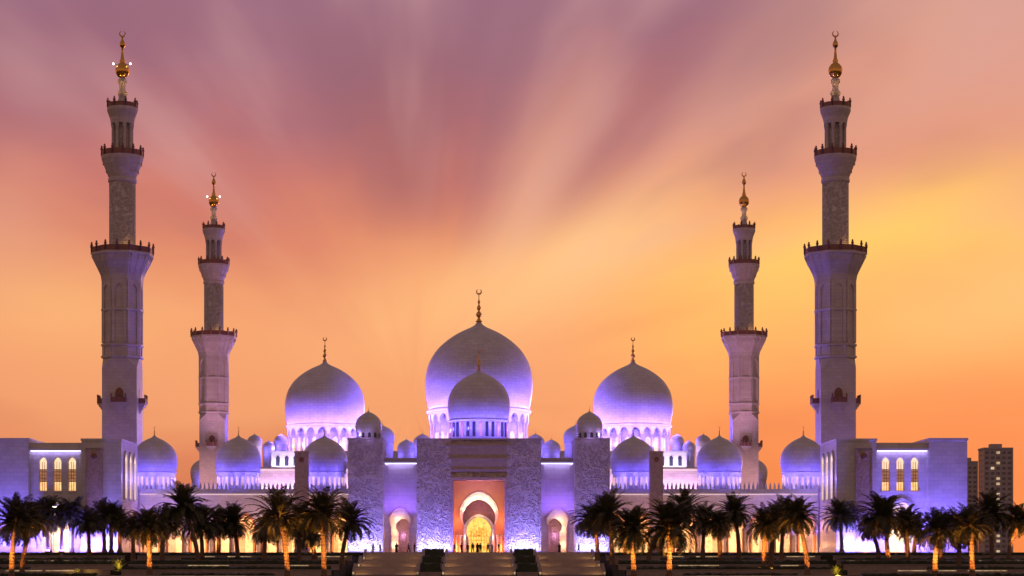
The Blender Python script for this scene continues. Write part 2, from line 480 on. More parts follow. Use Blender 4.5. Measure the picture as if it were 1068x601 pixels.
for i, (z, y) in enumerate(LV):
    for s in (-1, 1):
        side = 'left' if s < 0 else 'right'
        cuts = [(22.3, 52+((i*13) % 11)), (54+((i*13) % 11), 112)]
        for j, (a, b) in enumerate(cuts):
            yo = -(1.6 if (i+j) % 2 else 0)
            cx = s*(a+b)/2; L = b-a
            lit = (i+j) % 2 == 0
            where = ('near the stairs' if j == 0 else 'outer end')
            root = empty('retaining_wall', (cx, y+yo-.3 if i else y-3.4, z-.85))
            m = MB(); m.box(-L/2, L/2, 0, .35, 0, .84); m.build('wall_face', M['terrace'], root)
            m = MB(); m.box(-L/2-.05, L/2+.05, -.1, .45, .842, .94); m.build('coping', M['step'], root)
            if lit:
                m = MB(); x = -L/2+1
                rr = random.Random(i*10+j)
                while x < L/2-3:
                    l_ = rr.uniform(2, 7); l_ = min(l_, L/2-1-x)
                    if rr.random() < .55: m.box(x, x+l_, -.06, -.02, .70, .835)
                    x += l_+rr.uniform(.4, 2.5)
                m.build('light_strip', M['strip_w'], root)
            tag(root, f'low {"glow-striped" if lit else "plain"} brown terrace wall on the {RW[i]} step, {side} {where}', 'wall', 'low terrace walls stepping up to the plaza')
            h = hedge_mesh((L-.3)*(.55 if (i+2*j) % 3 == 0 else 1), 2.2, .34+.16*((i*7+j*3) % 3), i*31+j*7+(5 if s > 0 else 0))
            o = h.build('hedge', M['hedge'], None, (cx, y+yo+(1.6 if i else -1.6), z-.02))
            tag(o, f'dark clipped hedge on the {RW[i]} terrace step, {side} side {where}', 'hedge', 'clipped hedges on the terrace steps')
# topiary blocks between the stairs
nm = ['bottom', 'middle', 'top']
for s in (-1, 1):
    for k, (y, z) in enumerate(((333.5, .8), (348.5, 2.13), (364.2, 3.46))):
        r = empty('planter', (s*8.05, y, z-.4))
        m = MB(); m.box(-1.75, 1.75, -1.6, 12 if k < 2 else 6.8, 0, .75)
        m.build('planter_box', M['terrace'], r)
        m = MB(); m.box(-1.82, 1.82, -1.68, -1.2, .753, .86); m.build('coping', M['step'], r)
        tag(r, f'stone planter block on the {nm[k]} landing {"left" if s < 0 else "right"} of the middle stairs', 'planter', 'planters between the stairs')
        h = hedge_mesh(3.3, 2.6, 1.5, 90+k+s).build('topiary_hedge', M['hedge'], None, (s*8.05, y, z+.34))
        tag(h, f'dark box-cut hedge in the {nm[k]} planter {"left" if s < 0 else "right"} of the middle stairs', 'hedge', 'box-cut hedges between the stairs')

# ================================================================== minarets
def rail(name, parent, z, r, n, posts, a0, h=1.15):
    m = MB()
    m.lathe([(r, z), (r, z+h), (r-.12, z+h), (r-.12, z)], n, a0=a0, smooth=False, caps=False)
    q = m
    for k in range(posts):
        a = a0+2*PI*k/posts
        q.lathe([(.2, z), (.2, z+h+.1), (.3, z+h+.2), (.3, z+h+.4), (.16, z+h+.6), (.22, z+h+.8), (0, z+h+1.1)], 6, (r-.06)*math.cos(a), (r-.06)*math.sin(a))
    return m.build(name, M['bronze'], parent)

def make_minaret():
    r = empty('minaret', (0, 0, PL))
    # all heights below are above the plaza
    hb = 38.0
    m = MB(); m.box(-3.55, 3.55, -3.55, 3.55, 0, hb)
    m.box(-3.8, 3.8, -3.8, 3.8, 0, 1.2)
    m.build('base_shaft', M['minaret'], r)
    m = MB()     # square to octagon
    sq = [(-3.55, -3.55), (3.55, -3.55), (3.55, 3.55), (-3.55, 3.55)]
    ro = 3.72/math.cos(PI/8)
    oc = [(ro*math.cos(PI/8+k*PI/4), ro*math.sin(PI/8+k*PI/4)) for k in range(8)]
    m.lathe([(ro, hb+1.9), (ro, 56.0)], 8, a0=PI/8, smooth=False)
    # broach faces
    A = [m.v(x, y, hb+.002) for x, y in sq]
    B = [m.v(x, y, hb+1.95) for x, y in oc]
    def ang(p): return math.atan2(p.co.y, p.co.x) % (2*PI)
    A.sort(key=ang); B.sort(key=ang)
    for k in range(4):
        c = A[k]; b = sorted(B, key=lambda q: (q.co.xy-c.co.xy).length)[:2]
        m.f([c, b[0], b[1]])
    for k in range(4):
        c1, c2 = A[k], A[(k+1) % 4]
        mid = (c1.co+c2.co)/2
        b = sorted(B, key=lambda q: (q.co.xy-mid.xy).length)[:2]
        b.sort(key=lambda q: (q.co.xy-c1.co.xy).length)
        m.f([c1, c2, b[1], b[0]])
    # tall blind arches standing proud on each face
    fw = 3.72*math.tan(PI/8)
    for k in range(8):
        mx = Matrix.Rotation(k*PI/4, 4, 'Z')
        m.M = mx
        m.wall(-fw+.02, fw-.02, 43.2, 57.5, -3.72-.28, -3.70, [(0, arch(fw*.55, 10.3, fw*.58, .5, 6))])
        m.wall(-fw+.02, fw-.02, hb+2.1, 42.4, -3.72-.18, -3.70, [(0, arch(fw*.6, 1.4, fw*.62, .4, 6))])
    m.M = Matrix.Identity(4)
    for z in (hb+2.0, 42.4, 49.6):
        m.lathe([(ro+.1, z), (ro+.38, z+.12), (ro+.42, z+.5), (ro+.1, z+.62)], 8, a0=PI/8, smooth=False, caps=False)
    m.build('octagonal_shaft', M['minaret'], r)
    # first gallery
    m = MB()
    g1 = 61.6; rg = 6.1/math.cos(PI/8)*.985
    m.lathe([(ro+.28, 55.8), (ro+.5, 57.0), (ro+1.1, 58.4), (ro+1.9, 59.8), (rg-.3, 60.9), (rg, 61.1), (rg, g1)], 8, a0=PI/8, smooth=False)
    for k in range(8):     # corbel ribs
        for j in (-1, 0, 1):
            m.M = Matrix.Rotation(k*PI/4, 4, 'Z')
            a = [m.v(j*1.15-.12, -4.0, 56.6), m.v(j*1.15+.12, -4.0, 56.6), m.v(j*1.8+.14, -6.05, 60.9), m.v(j*1.8-.14, -6.05, 60.9)]
            b = [m.v(j*1.15-.12, -3.7, 57.6), m.v(j*1.15+.12, -3.7, 57.6), m.v(j*1.8+.14, -5.3, 61), m.v(j*1.8-.14, -5.3, 61)]
            m.f(a); m.f(b)
            for q in range(4): m.f([a[q], a[(q+1) % 4], b[(q+1) % 4], b[q]])
    m.M = Matrix.Identity(4)
    m.build('gallery', M['minaret'], r)
    rail('railing', r, g1, rg-.1, 8, 16, PI/8)
    # round shaft with carved lattice
    m = MB(); m.lathe([(2.95, g1), (2.95, g1+.8), (2.7, g1+1.0), (2.7, 76.6)], 40)
    m.build('round_shaft', M['lattice'], r)
    m = MB(); g2 = 81.6
    m.lathe([(2.72, 76.2), (2.95, 76.4), (2.95, 76.9), (2.8, 77.2), (3.3, 78.5), (3.9, 80.0), (4.3, 81.0), (4.35, g2)], 16, smooth=False)
    for k in range(16):
        m.M = Matrix.Rotation(k*PI/8, 4, 'Z')
        m.box(-.14, .14, -4.05, -2.9, 79.9, 80.7); m.box(-.14, .14, -3.4, -2.7, 78.3, 79.7)
    m.M = Matrix.Identity(4)
    m.build('gallery', M['minaret'], r)
    rail('railing', r, g2, 4.25, 16, 12, PI/16)
    # open lantern stage
    m = MB(); m.lathe([(1.5, g2), (1.5, 88.4)], 24); m.build('lantern_core', M['lattice'], r)
    for k in range(8):
        a = PI/8+k*PI/4
        q = MB(); q.lathe([(.42, g2), (.42, g2+.5), (.3, g2+.7), (.3, 87.4), (.45, 88.0), (.45, 88.4)], 10, 1.95*math.cos(a), 1.95*math.sin(a))
        q.build('column', M['minaret'], r)
    m = MB(); g3 = 91.6
    m.lathe([(2.35, 88.3), (2.45, 88.9), (2.6, 89.6), (3.0, 90.6), (3.15, 91.0), (3.15, g3)], 16, smooth=False)
    m.build('gallery', M['minaret'], r)
    rail('railing', r, g3, 3.1, 16, 8, PI/8, .9)
    m = MB(); m.lathe([(1.6, g3), (1.5, g3+.6), (.95, g3+1.4), (.75, g3+2.4), (1.05, g3+2.9), (1.05, g3+3.3), (.65, g3+3.8), (.6, g3+4.9), (.95, g3+5.3), (.95, g3+5.8), (.5, g3+6.3)], 20)
    m.build('pinnacle', M['minaret'], r)
    zb = g3+6.2
    m = MB(); m.lathe([(.5, 0), (1.0, .35), (1.36, 1.0), (1.46, 1.65), (1.3, 2.3), (.9, 2.85), (.45, 3.2), (.62, 3.5), (.36, 4.0), (.26, 5.2), (.2, 6.2), (.5, 6.5), (.62, 6.95), (.45, 7.4), (.2, 7.95), (.16, 8.6)], 20, 0, 0, zb)
    prev = None
    for k in range(17):
        a = R(110)+R(320)*k/16; th = math.sin(PI*k/16)
        p_ = (.58*math.cos(a), 0, zb+9.15+.58*math.sin(a))
        if prev: m.tube(prev[0], p_, prev[1], .03+.14*th, 6)
        prev = (p_, .03+.14*th)
    m.build('golden_finial', M['gold'], r)
    # little bracketed balconies on the four faces
    for k in range(4):
        mx = Matrix.Rotation(k*PI/2, 4, 'Z')
        zc = 30.6
        m = MB(mx)
        m.box(-1.5, 1.5, -4.9, -3.55, zc, zc+.25)
        for j, (w_, d_) in enumerate(((1.25, 1.1), (.9, .8), (.55, .5), (.25, .25))):
            m.box(-w_, w_, -3.55-d_, -3.55, zc-.45*(j+1), zc-.45*j-.002)
        b = m.build('balcony', M['minaret'], r)
        m = MB(mx)
        m.box(-1.5, 1.5, -4.9, -4.78, zc+.252, zc+1.3); m.box(-1.5, -1.38, -4.775, -3.56, zc+.252, zc+1.3); m.box(1.38, 1.5, -4.775, -3.56, zc+.252, zc+1.3)
        for px in (-1.44, -.5, .5, 1.44): m.lathe([(.13, 0), (.13, 1.35), (.2, 1.5), (0, 1.9)], 6, px, -4.84, zc+.25)
        m.build('railing', M['bronze'], b)
        m = MB(mx); m.plate(0, zc+.3, arch(.8, 1.7, .85, .25, 6), -3.6, -3.5)
        m.build('doorway', M['bronze'], b)
    return r
MN = make_minaret()
mins = [(-73.3, 414, 'tall pale stone minaret at the far left, rising behind the left wing building'),
        (73.3, 414, 'tall pale stone minaret at the far right, rising behind the right wing building'),
        (-74.0, 562, 'shorter-looking distant pinkish minaret on the left, between two blue domes'),
        (74.0, 562, 'shorter-looking distant pinkish minaret on the right, between two blue domes')]
for i, (x, y, lb) in enumerate(mins):
    o = MN if i == 0 else copy_tree(MN)
    o.location = (x, y, PL); tag(o, lb, 'minaret', 'minarets at the corners of the courtyard')
    s = 1 if x < 0 else -1
    if y < 500:
        spot((x+s*22, y+2, 19), (x, y, 64), 16000, VIO, 28, .5)
        spot((x+s*3, y-22, 22), (x, y, 66), 2500 if s > 0 else 7000, VIO if s < 0 else (1, .5, .7), 26, .5)
        spot((x+s*16, y+1, 19), (x+s*2, y, 30), 4500, LILAC, 50, .5)
    else:
        spot((x+s*14, y-30, 20), (x, y, 62), 34000, (1, .42, .6), 46, .5)
        spot((x-s*2, y-18, 18), (x, y, 26), 9000, (1, .48, .6), 70, .5)
        spot((x+s*1, y-13, 20), (x, y, 68), 12000, (.75, .45, 1), 34, .5)
    for k in (-1, 1):
        spot((x+k*3.5, y-2.5, PL+92), (x, y, PL+99), 500, WARM, 60, .1)
    point_lamp((x+2.6, y-3.6, PL+62.6), 120, WARM, .15)

for o in list(bpy.data.objects):
    if not (o.name.startswith('minaret') and o.parent is None and o.location.x < 0): continue
    if True:
        for k in (-1, 1):
            m = MB(); m.lathe([(.0, -.2), (.18, -.1), (.22, .06), (.12, .18), (0, .22)], 10); bl = m.build('beacon_lamp', M['lamp'], o, (k*1.75, -.6, 100.6))
            m = MB(); m.tube((0, 0, 0), (-k*1.3, .5, -.2), .05, .05, 6); m.build('bracket', M['bronze'], bl)

# ================================================================== wing buildings
def wing(s, label):
    r = empty('wing_building', (s*80, 390, PL))
    T = Matrix.Translation((-s*80, -390, -PL)) @ Matrix.Diagonal((s, 1, 1, 1))
    B = lambda: MB(T.copy())
    # inner block with the niche for the tan panel
    m = B(); m.box(67.5, 75.0, 380, 398, PL, 26.3); m.box(67.3, 75.2, 379.8, 398.2, PL, 5.9)
    m.box(67.35, 75.15, 379.85, 398.15, 25.9, 26.35)
    m.build('inner_block', M['marble'], r)
    m = B(); m.box(71.2, 74.0, 379.70, 379.99, PL, 24.2); m.build('tan_panel', M['tan'], r)
    m = B(); m.box(71.0, 71.19, 379.6, 379.995, PL, 24.4); m.box(74.01, 74.2, 379.6, 379.995, PL, 24.4); m.box(71.0, 74.2, 379.6, 379.995, 24.41, 24.6)
    m.build('panel_frame', M['tan'], r)
    m = B(); m.lathe([(0, 0), (.55, .05), (.55, .15), (0, .16)], 8, 72.6, 0, 0)
    for v in m.bm.verts:
        pass
    m.bm.free()
    m = B(); m.M = T @ Matrix.Translation((72.6, 379.65, 23.0)) @ Matrix.Rotation(PI/2, 4, 'X')
    m.lathe([(.6, 0), (.5, .12), (.2, .18), (0, .2)], 8); m.build('medallion', M['bronze'], r)
    # window section
    m = B(); m.wall(75.01, 85.0, PL, 16.0, 380.9, 382.2, [(80.0, arch(2.45, 5.0, 2.65, .35, 12))])
    # wall strip around the three tall windows
    xs = [77.0, 79.75, 82.5]
    ww = .74
    m.wall(75.01, 85.0, 16.5, 25.6, 380.9, 382.2, [(x, arch(ww, 5.1, ww*1.06, .35, 8)) for x in xs])
    m.box(75.01, 85.0, 380.9, 382.2, 16.003, 16.497)
    m.box(75.01, 85.0, 382.21, 398, 16.2, 25.5)
    m.box(75.01, 85.0, 386.5, 398, PL, 16.19)
    m.build('window_wall', M['marble'], r)
    m = B(); m.box(75.01, 85.0, 380.3, 380.895, 24.1, 24.5); m.build('cornice', M['marble'], r)
    m = B(); m.box(75.3, 84.7, 380.36, 380.66, 23.96, 24.095); m.build('light_strip', M['strip_v'], r)
    m = B(); m.box(84.85, 84.995, 380.35, 380.85, 7, 23.9); m.box(75.02, 75.12, 380.35, 380.85, 7, 23.9); m.build('pilaster', M['marble'], r)
    for x in xs:
        m = B(); m.plate(x, 16.5, arch(ww-.02, 5.1, ww*1.04, .35, 8), 381.7, 381.85); w = m.build('window', M['win_mid'], r)
        m = B(); m.plate(x, 20.6, arch(ww-.10, 1.0, ww*.96, .3, 8), 381.60, 381.695); m.build('upper_pane', M['win_white'], w)
        m = B(); m.box(x-.6, x+.6, 381.60, 381.695, 16.6, 18.2); m.build('lower_pane', M['win_warm'], w)
        m = B()
        for zz in (18.25, 18.85, 19.45, 20.05, 20.5): m.box(x-.7, x+.7, 381.45, 381.595, zz, zz+.12)
        for xx in (-.22, .22): m.box(x+xx-.04, x+xx+.04, 381.5, 381.59, 16.55, 22.0)
        m.build('lattice', M['bronze'], w)
        m = B(); m.box(x-.9, x+.9, 380.7, 380.897, 16.2, 16.44); m.build('sill', M['marble'], w)
    # arched entrance moulding and lit vestibule
    m = B(); m.band(80.0, PL, arch(2.46, 5.0, 2.66, .35, 12), arch(2.95, 5.0, 3.15, .35, 12), 380.6, 380.898); m.build('arch_moulding', M['marble'], r)
    m = B(); m.plate(80.0, PL, arch(1.5, 3.6, 1.65, .3, 8), 386.2, 386.45); m.build('door', M['win_warm'], r)
    # end block
    m = B(); m.box(85.01, 92.2, 380.1, 398, PL, 26.4); m.box(84.9, 92.35, 379.95, 398.1, 26.0, 26.45); m.build('end_block', M['marble'], r)
    m = B(); m.box(85.0, 92.3, 379.9, 380.09, PL, 6.0); m.build('plinth', M['step'], r)
    # side windows toward the courtyard, seen at a slant
    for k, yy in enumerate((384.0, 389.0, 394.0)):
        S = T @ Matrix.Translation((67.5, yy, 0)) @ Matrix.Rotation(-PI/2, 4, 'Z')
        m = MB(S); m.plate(0, 15.2, arch(1.3, 6.2, 1.4, .35, 8), -.12, .05); w = m.build('side_window', M['win_white'], r)
        m = MB(S); m.band(0, 15.2, arch(1.32, 6.2, 1.42, .35, 8), arch(1.62, 6.2, 1.72, .35, 8), -.3, .0)
        m.box(-1.62, 1.62, -.35, 0, 14.9, 15.19)
        for q in (-.45, .45): m.box(q-.06, q+.06, -.2, -.13, 15.2, 22.3)
        m.build('frame', M['marble'], w)
    tag(r, label, 'building', 'wing buildings at both ends')
    # real light: washers at the foot, cove above, vestibule lamp
    X = lambda x: s*x
    bar_lamp((X(71.2), 378.3, PL+.3), (X(71.2), 380.8, PL+14), 7, 4600, (.2, .15, 1))
    bar_lamp((X(80), 377.6, PL+.3), (X(80), 381.6, PL+17), 10, 4200, VIO)
    bar_lamp((X(88.6), 376.6, PL+.3), (X(88.6), 381.0, PL+16), 7, 3900, VIO)
    bar_lamp((X(80), 380.45, 23.9), (X(80), 381.2, 18), 9, 60, LILAC, .1)
    point_lamp((X(80), 384.4, 9), 1800, (1, .62, .28), .4)
    point_lamp((X(80), 379.0, 6.5), 450, WARM, .4)  # added warm lamp outside the archway, strengthens its glow
    for yy in (384, 390, 396): point_lamp((X(65.8), yy, 19.0), 230, LILAC, .3)
    point_lamp((X(73), 379.0, 5.2), 120, WARM, .2)
    return r
wing(-1, 'flat-roofed violet-lit wing building at the left end with three lit windows')
wing(1, 'flat-roofed violet-lit wing building at the right end with three lit windows')

# ================================================================== arcades
def arcade(s, label):
    r = empty('arcade_building', (s*46.4, 404, PL))
    ox, oy, oz = s*46.4, 404, PL
    T = Matrix.Translation((-ox, -oy, -oz)) @ Matrix.Diagonal((s, 1, 1, 1))
    B = lambda: MB(T.copy())
    X0, X1 = 25.1, 67.4; n = 9; pw = (X1-X0)/n
    cxs = [X0+pw*(k+.5) for k in range(n)]
    m = B(); m.wall(X0, X1, PL, 17.2, 400, 400.9, [(c, arch(1.35, 4.6, 1.55, .3, 10)) for c in cxs])
    m.box(X0, X1, 400.91, 410, 12.6, 17.19); m.box(X0, X1, 407.0, 410, PL, 12.59)
    m.build('arcade_wall', M['marble'], r)
    for c in cxs:
        m = B(); m.band(c, PL, arch(1.36, 4.6, 1.56, .3, 10), arch(1.72, 4.6, 1.95, .3, 10), 399.7, 399.998)
        m.build('arch_moulding', M['ochre'], r)
        m = B(); m.plate(c, PL, arch(.95, 3.3, 1.05, .3, 8), 406.8, 406.99); m.build('door', M['win_warm'], r)
    for k in range(n+1):
        cx_ = min(max(X0+pw*k, X0+.3), X1-.3)
        m = B(); m.lathe([(.34, 0), (.34, .5), (.24, .7), (.22, 3.9), (.36, 4.4), (.42, 4.6)], 12, cx_, 399.4, PL)
        m.build('column', M['marble'], r)
    m = B(); m.box(X0, X1, 399.3, 399.995, 16.6, 16.9); m.build('cornice', M['marble'], r)
    m = B(); m.box(X0+.2, X1-.2, 399.36, 399.6, 16.45, 16.595); m.build('light_strip', M['strip_p'], r)
    m = B(); m.box(X0, X1, 400.05, 400.4, 17.203, 17.6)
    x = X0+.3
    while x < X1-.3:
        m.box(x, x+.42, 400.08, 400.38, 17.6, 18.35); m.box(x+.1, x+.32, 400.12, 400.34, 18.35, 18.75)
        x += .85
    m.build('parapet', M['marble'], r)
    D = [(31.1, 'domed roof nearest the entrance tower'), (48.4, 'middle dome over the arcade'), (65.3, 'dome beside the wing building')]
    for xd, lb in D:
        make_dome(r, 'dome', s*xd-ox, 405.2-oy, 21.2-oz, 4.6, 17.2-oz, .98, 40, 24, M['win_dim'], .42, 0, None, True, .36)
    tag(r, label, 'building', 'domed arcades beside the entrance')
    for xd, lb in D: dome_lamps(s*xd, 405.2, 21.2, 4.6, 10, 400, (.10, .07, 1), 1.2, -.28)
    for xd, lb in D:
        for dx in (-3, 3): point_lamp((s*xd+dx, 400.9, 17.9), 70, LILAC, .2)
    for c in cxs[::2]: point_lamp((s*c, 403.6, 10.2), 650, (1, .36, .10), .4)
    for c in cxs[1::2]: point_lamp((s*c, 403.8, 7.2), 800, (1, .40, .13), .4)
    for c in cxs[::2]: point_lamp((s*c, 398.3, 6.4), 420, (1, .42, .14), .3)  # warm lamps added before the arches to strengthen the arcade glow
    bar_lamp((s*46.2, 398.4, 11.0), (s*46.2, 400.4, 16), 40, 500, PINK, .3)
    bar_lamp((s*61, 397.5, 9.0), (s*61, 400.4, 16), 12, 800, VIO, .3)
    # pylon with tan mosaic
    p = empty('pylon', (s*34.9, 397.0, PL))
    m = MB(); m.box(-1.3, 1.3, -1.3, 1.3, 0, 20.0); m.box(-1.45, 1.45, -1.45, 1.45, 0, .8); m.box(-1.38, 1.38, -1.38, 1.38, 19.6, 20.1)
    m.build('shaft', M['tan'], p)
    m = MB(Matrix.Translation((0, -1.3, 18.4)) @ Matrix.Rotation(PI/2, 4, 'X')); m.lathe([(.55, 0), (.45, .1), (0, .16)], 8); m.build('medallion', M['bronze'], p)
    tag(p, f'square tan stone pylon standing before the {"left" if s < 0 else "right"} arcade near the entrance tower', 'pylon', 'tan pylons')
    spot((s*34.9, 393.6, PL+.2), (s*34.9, 396, PL+14), 900, (1, .6, .4), 60, .2)  # added lamp, only there to brighten the pylon
    return r
arcade(-1, 'long low arcade left of the entrance with three blue-lit domes')
arcade(1, 'long low arcade right of the entrance with three blue-lit domes')

# ================================================================== entrance gatehouse
def gatehouse():
    r = empty('entrance_gatehouse', (0, 392, PL))
    T = Matrix.Translation((0, -392, -PL))
    B = lambda s=1: MB(T @ Matrix.Diagonal((s, 1, 1, 1)))
    # central block round the great niche
    nw = 4.86; nt = 18.7
    m = B(); m.box(-11.9, -nw-.5, 385, 400, PL, 26.4); m.box(nw+.5, 11.9, 385, 400, PL, 26.4); m.box(-nw-.5, nw+.5, 385.3, 400, nt+.5, 26.4)
    m.build('portal_block', M['relief'], r)
    m = B(); m.box(-nw-.499, nw+.499, 385.02, 385.295, nt+1.6, 25.9)
    m.box(-nw-1.0, nw+1.0, 384.86, 384.998, 22.6, 22.9); m.box(-nw-.2, nw+.2, 384.9, 385.018, 20.6, 20.8); m.box(-nw-1.8, nw+1.8, 384.86, 384.998, 25.2, 25.4)
    m.box(-12.0, 12.0, 384.88, 400.1, 26.403, 26.7)
    m.build('lintel', M['lintel'], r)
    m = B(); m.box(-nw-.498, -nw, 384.8, 388.4, PL, nt+.5); m.box(nw, nw+.498, 384.8, 388.4, PL, nt+.5); m.box(-nw, nw, 384.8, 388.4, nt, nt+.5)
    m.build('niche_frame', M['rose'], r)
    ao = arch(3.0, 5.4, 3.75, .12, 18)
    m = B(); m.wall(-nw+.01, nw-.01, PL, nt-.01, 387.6, 388.2, [(0, ao)]); m.build('niche_wall', M['ochre'], r)
    m = B(); m.wall(-nw+.01, nw-.01, PL, nt-.01, 388.21, 390.6, [(0, [(a*.985, b*.995) for a, b in ao])]); m.build('great_arch', M['marble'], r)
    ar = arch(2.55, 4.9, 3.15, .12, 18)
    m = B(); m.band(0, PL, ar, [(a*.99, b*.998) for a, b in ao], 387.45, 388.3); m.build('arch_rim', M['marble'], r)
    # inner wall with doorway
    ai = arch(2.0, 2.9, 2.45, .14, 14)
    m = B(); m.wall(-4.6, 4.6, PL, nt-.4, 391.4, 391.9, [(0, ai)]); m.build('inner_wall', M['rose_dark'], r)
    m = B(); m.band(0, PL, [(a, b) for a, b in ai], [(a*1.2+(-.55 if b < .1 and a < 0 else .55 if b < .1 else 0), b*1.06 if b > .1 else b) for a, b in ai], 390.75, 391.38)
    m.build('door_moulding', M['marble'], r)
    m = B(); m.plate(0, PL, [(a*.99, b*.99) for a, b in ai], 391.95, 392.1); d = m.build('glass_door', M['door_gold'], r)
    m = B()
    for k in range(-4, 5): m.box(k*.5-.035, k*.5+.035, 391.8, 391.94, PL, PL+3.0 if abs(k) > 3 else PL+4.6)
    for z in (1.2, 2.4, 3.3): m.box(-2.0, 2.0, 391.78, 391.95, PL+z, PL+z+.07)
    for k in range(7):
        a = PI*k/6; m.tube((0, 391.86, PL+3.3), (2.2*math.cos(a), 391.86, PL+3.3+2.3*math.sin(a)), .04, .04, 5)
    for rr_ in (.9, 1.6):
        prev = None
        for k in range(17):
            a = PI*k/16; p_ = (rr_*math.cos(a), 391.86, PL+3.3+rr_*math.sin(a))
            if prev: m.tube(prev, p_, .035, .035, 5)
            prev = p_
    m.build('grille', M['gold'], d)
    for s in (-1, 1):
        for xx in (3.55, 4.3):
            m = B(s); m.lathe([(.26, 0), (.26, .4), (.17, .6), (.16, 2.9), (.28, 3.3), (.3, 3.5)], 12, xx, 387.2, PL); m.build('column', M['marble'], r)
    # recessed links with side portals, and flanking towers
    for s in (-1, 1):
        a = arch(1.62, 4.9, 2.05, .25, 14)
        m = B(s); m.wall(11.92, 18.32, PL, 22.9, 390.9, 391.5, [(15.3, a)])
        m.build('link_wall', M['marble'], r)
        m = B(s); m.wall(12.0, 18.3, PL, 14.6, 391.9, 392.7, [(14.75, arch(.95, 4.1, 1.4, .15, 12))]); m.build('side_arch', M['marble'], r)
        m = B(s); m.box(11.92, 18.32, 394.9, 400, PL, 22.9); m.box(11.92, 18.32, 391.51, 394.89, 14.61, 22.89); m.build('side_porch_wall', M['rose'], r)
        m = B(s); m.band(15.3, PL, [(p*1.01, q*1.005) for p, q in a], [(p*1.14, q*1.03) for p, q in a], 390.6, 390.898); m.build('side_arch_moulding', M['rose'], r)
        m = B(s); m.plate(15.3, PL, arch(1.0, 3.6, 1.15, .3, 8), 394.7, 394.89); m.build('side_door', M['rose'], r)
        m = B(s); m.box(12.0, 12.7, 390.4, 390.898, PL, 22.2); m.box(17.6, 18.3, 390.4, 390.898, PL, 22.2); m.build('pilaster', M['marble'], r)
        m = B(s); m.box(11.93, 18.31, 390.2, 390.897, 22.25, 22.6); m.box(11.93, 18.31, 390.6, 400.2, 22.91, 23.3); m.build('cornice', M['marble'], r)
        m = B(s); m.box(12.1, 18.2, 390.26, 390.6, 22.1, 22.245); m.build('light_strip', M['strip_v'], r)
        m = B(s); m.box(18.33, 25.05, 385, 397, PL, 26.5); m.build('tower', M['relief'], r)
        m = B(s); m.box(18.25, 25.13, 384.9, 397.1, 26.503, 26.75); m.box(18.25, 25.13, 384.85, 384.997, PL, PL+.5); m.build('tower_cap', M['lintel'], r)
        make_dome(r, 'tower_dome', s*21.3, 388.2-392, 28.0-PL, 2.55, 26.75-PL, 1.0, 32, 12, M['darkwin'], .4, 0, None, False, .35)
        make_dome(r, 'roof_dome', s*20.8, 434-392, 28.9-PL, 2.6, 22.0-PL, .9, 28, 0, None, .4, 0, None)
        make_dome(r, 'roof_dome', s*15.3, 425-392, 26.2-PL, 1.95, 22.9-PL, .9, 28, 0, None, .4, 0, None)
        make_dome(r, 'roof_dome', s*12.3, 438-392, 28.2-PL, 2.0, 22.9-PL, .9, 28, 0, None, .4, 0, None)
    m = B(); m.box(-26, 26, 400.3, 445, PL, 22.5); m.box(-7.5, 7.5, 414, 430, 22.503, 28.4); m.build('hall_block', M['marble'], r)
    make_dome(r, 'portal_dome', 0, 422-392, 32.9-PL, 6.55, 28.4-PL, .98, 56, 28, M['darkwin'], .72, 0, 'pointed dome directly above the main doorway', True, .46, 3)
    tag(r, 'tall entrance gatehouse with carved stone towers, golden arched doorway and pointed dome', 'building')
    # lights
    dome_lamps(0, 422, 32.9, 6.55, 14, 800, VIO, 1.22, -.3)
    for s in (-1, 1):
        point_lamp((s*23.2, 386.5, 27.4), 120, LILAC, .2); point_lamp((s*21.3, 384.4, 27.3), 60, LILAC, .2)
        for (x, y, z, q) in ((15.3, 425, 26.2, 1.95), (12.3, 438, 28.2, 2.0), (20.8, 434, 28.9, 2.6)):
            for aa in (-2.5, -.6): point_lamp((s*x+1.7*q*math.cos(aa), y+1.7*q*math.sin(aa), z-.7*q), 260, VIO, .3)
        bar_lamp((s*21.7, 384.0, PL+.3), (s*21.7, 385.6, PL+9), 6.4, 620, (.42, .45, 1))
        bar_lamp((s*21.7, 381.0, PL+.3), (s*21.7, 385.2, PL+17), 6.4, 1250, VIO)
        bar_lamp((s*8.6, 384.0, PL+.3), (s*8.6, 385.6, PL+9), 6, 600, (.42, .45, 1))
        bar_lamp((s*8.6, 381.0, PL+.3), (s*8.6, 385.2, PL+17), 6, 1250, VIO)
        bar_lamp((s*15.3, 388.4, PL+8.0), (s*15.3, 390.9, PL+15), 5, 330, (.24, .10, 1))
        point_lamp((s*16.4, 391.2, PL+1.6), 120, (1, .50, .22), .4); point_lamp((s*16.2, 390.9, PL+4.4), 120, (1, .50, .22), .4); point_lamp((s*15.6, 391.0, PL+6.4), 150, (1, .52, .25), .15)
        point_lamp((s*14.8, 394.0, PL+3.4), 45, (.75, .35, .8), .2)
        point_lamp((s*15.3, 389.3, PL+2.0), 90, (1, .35, .15), .3)
        bar_lamp((s*15.3, 390.35, 22.0), (s*15.3, 391, 18), 5.5, 30, LILAC, .1)
    point_lamp((0, 386.3, PL+10.6), 70, (1, .45, .15), .2)
    point_lamp((0, 389.4, PL+7.5), 110, (1, .5, .34), .3)
    for q_ in range(7):
        aq = PI*(q_+.5)/7; point_lamp((2.9*math.cos(aq), 387.0, PL+7.7+2.9*math.sin(aq)), 62, (1, .58, .25), .12)
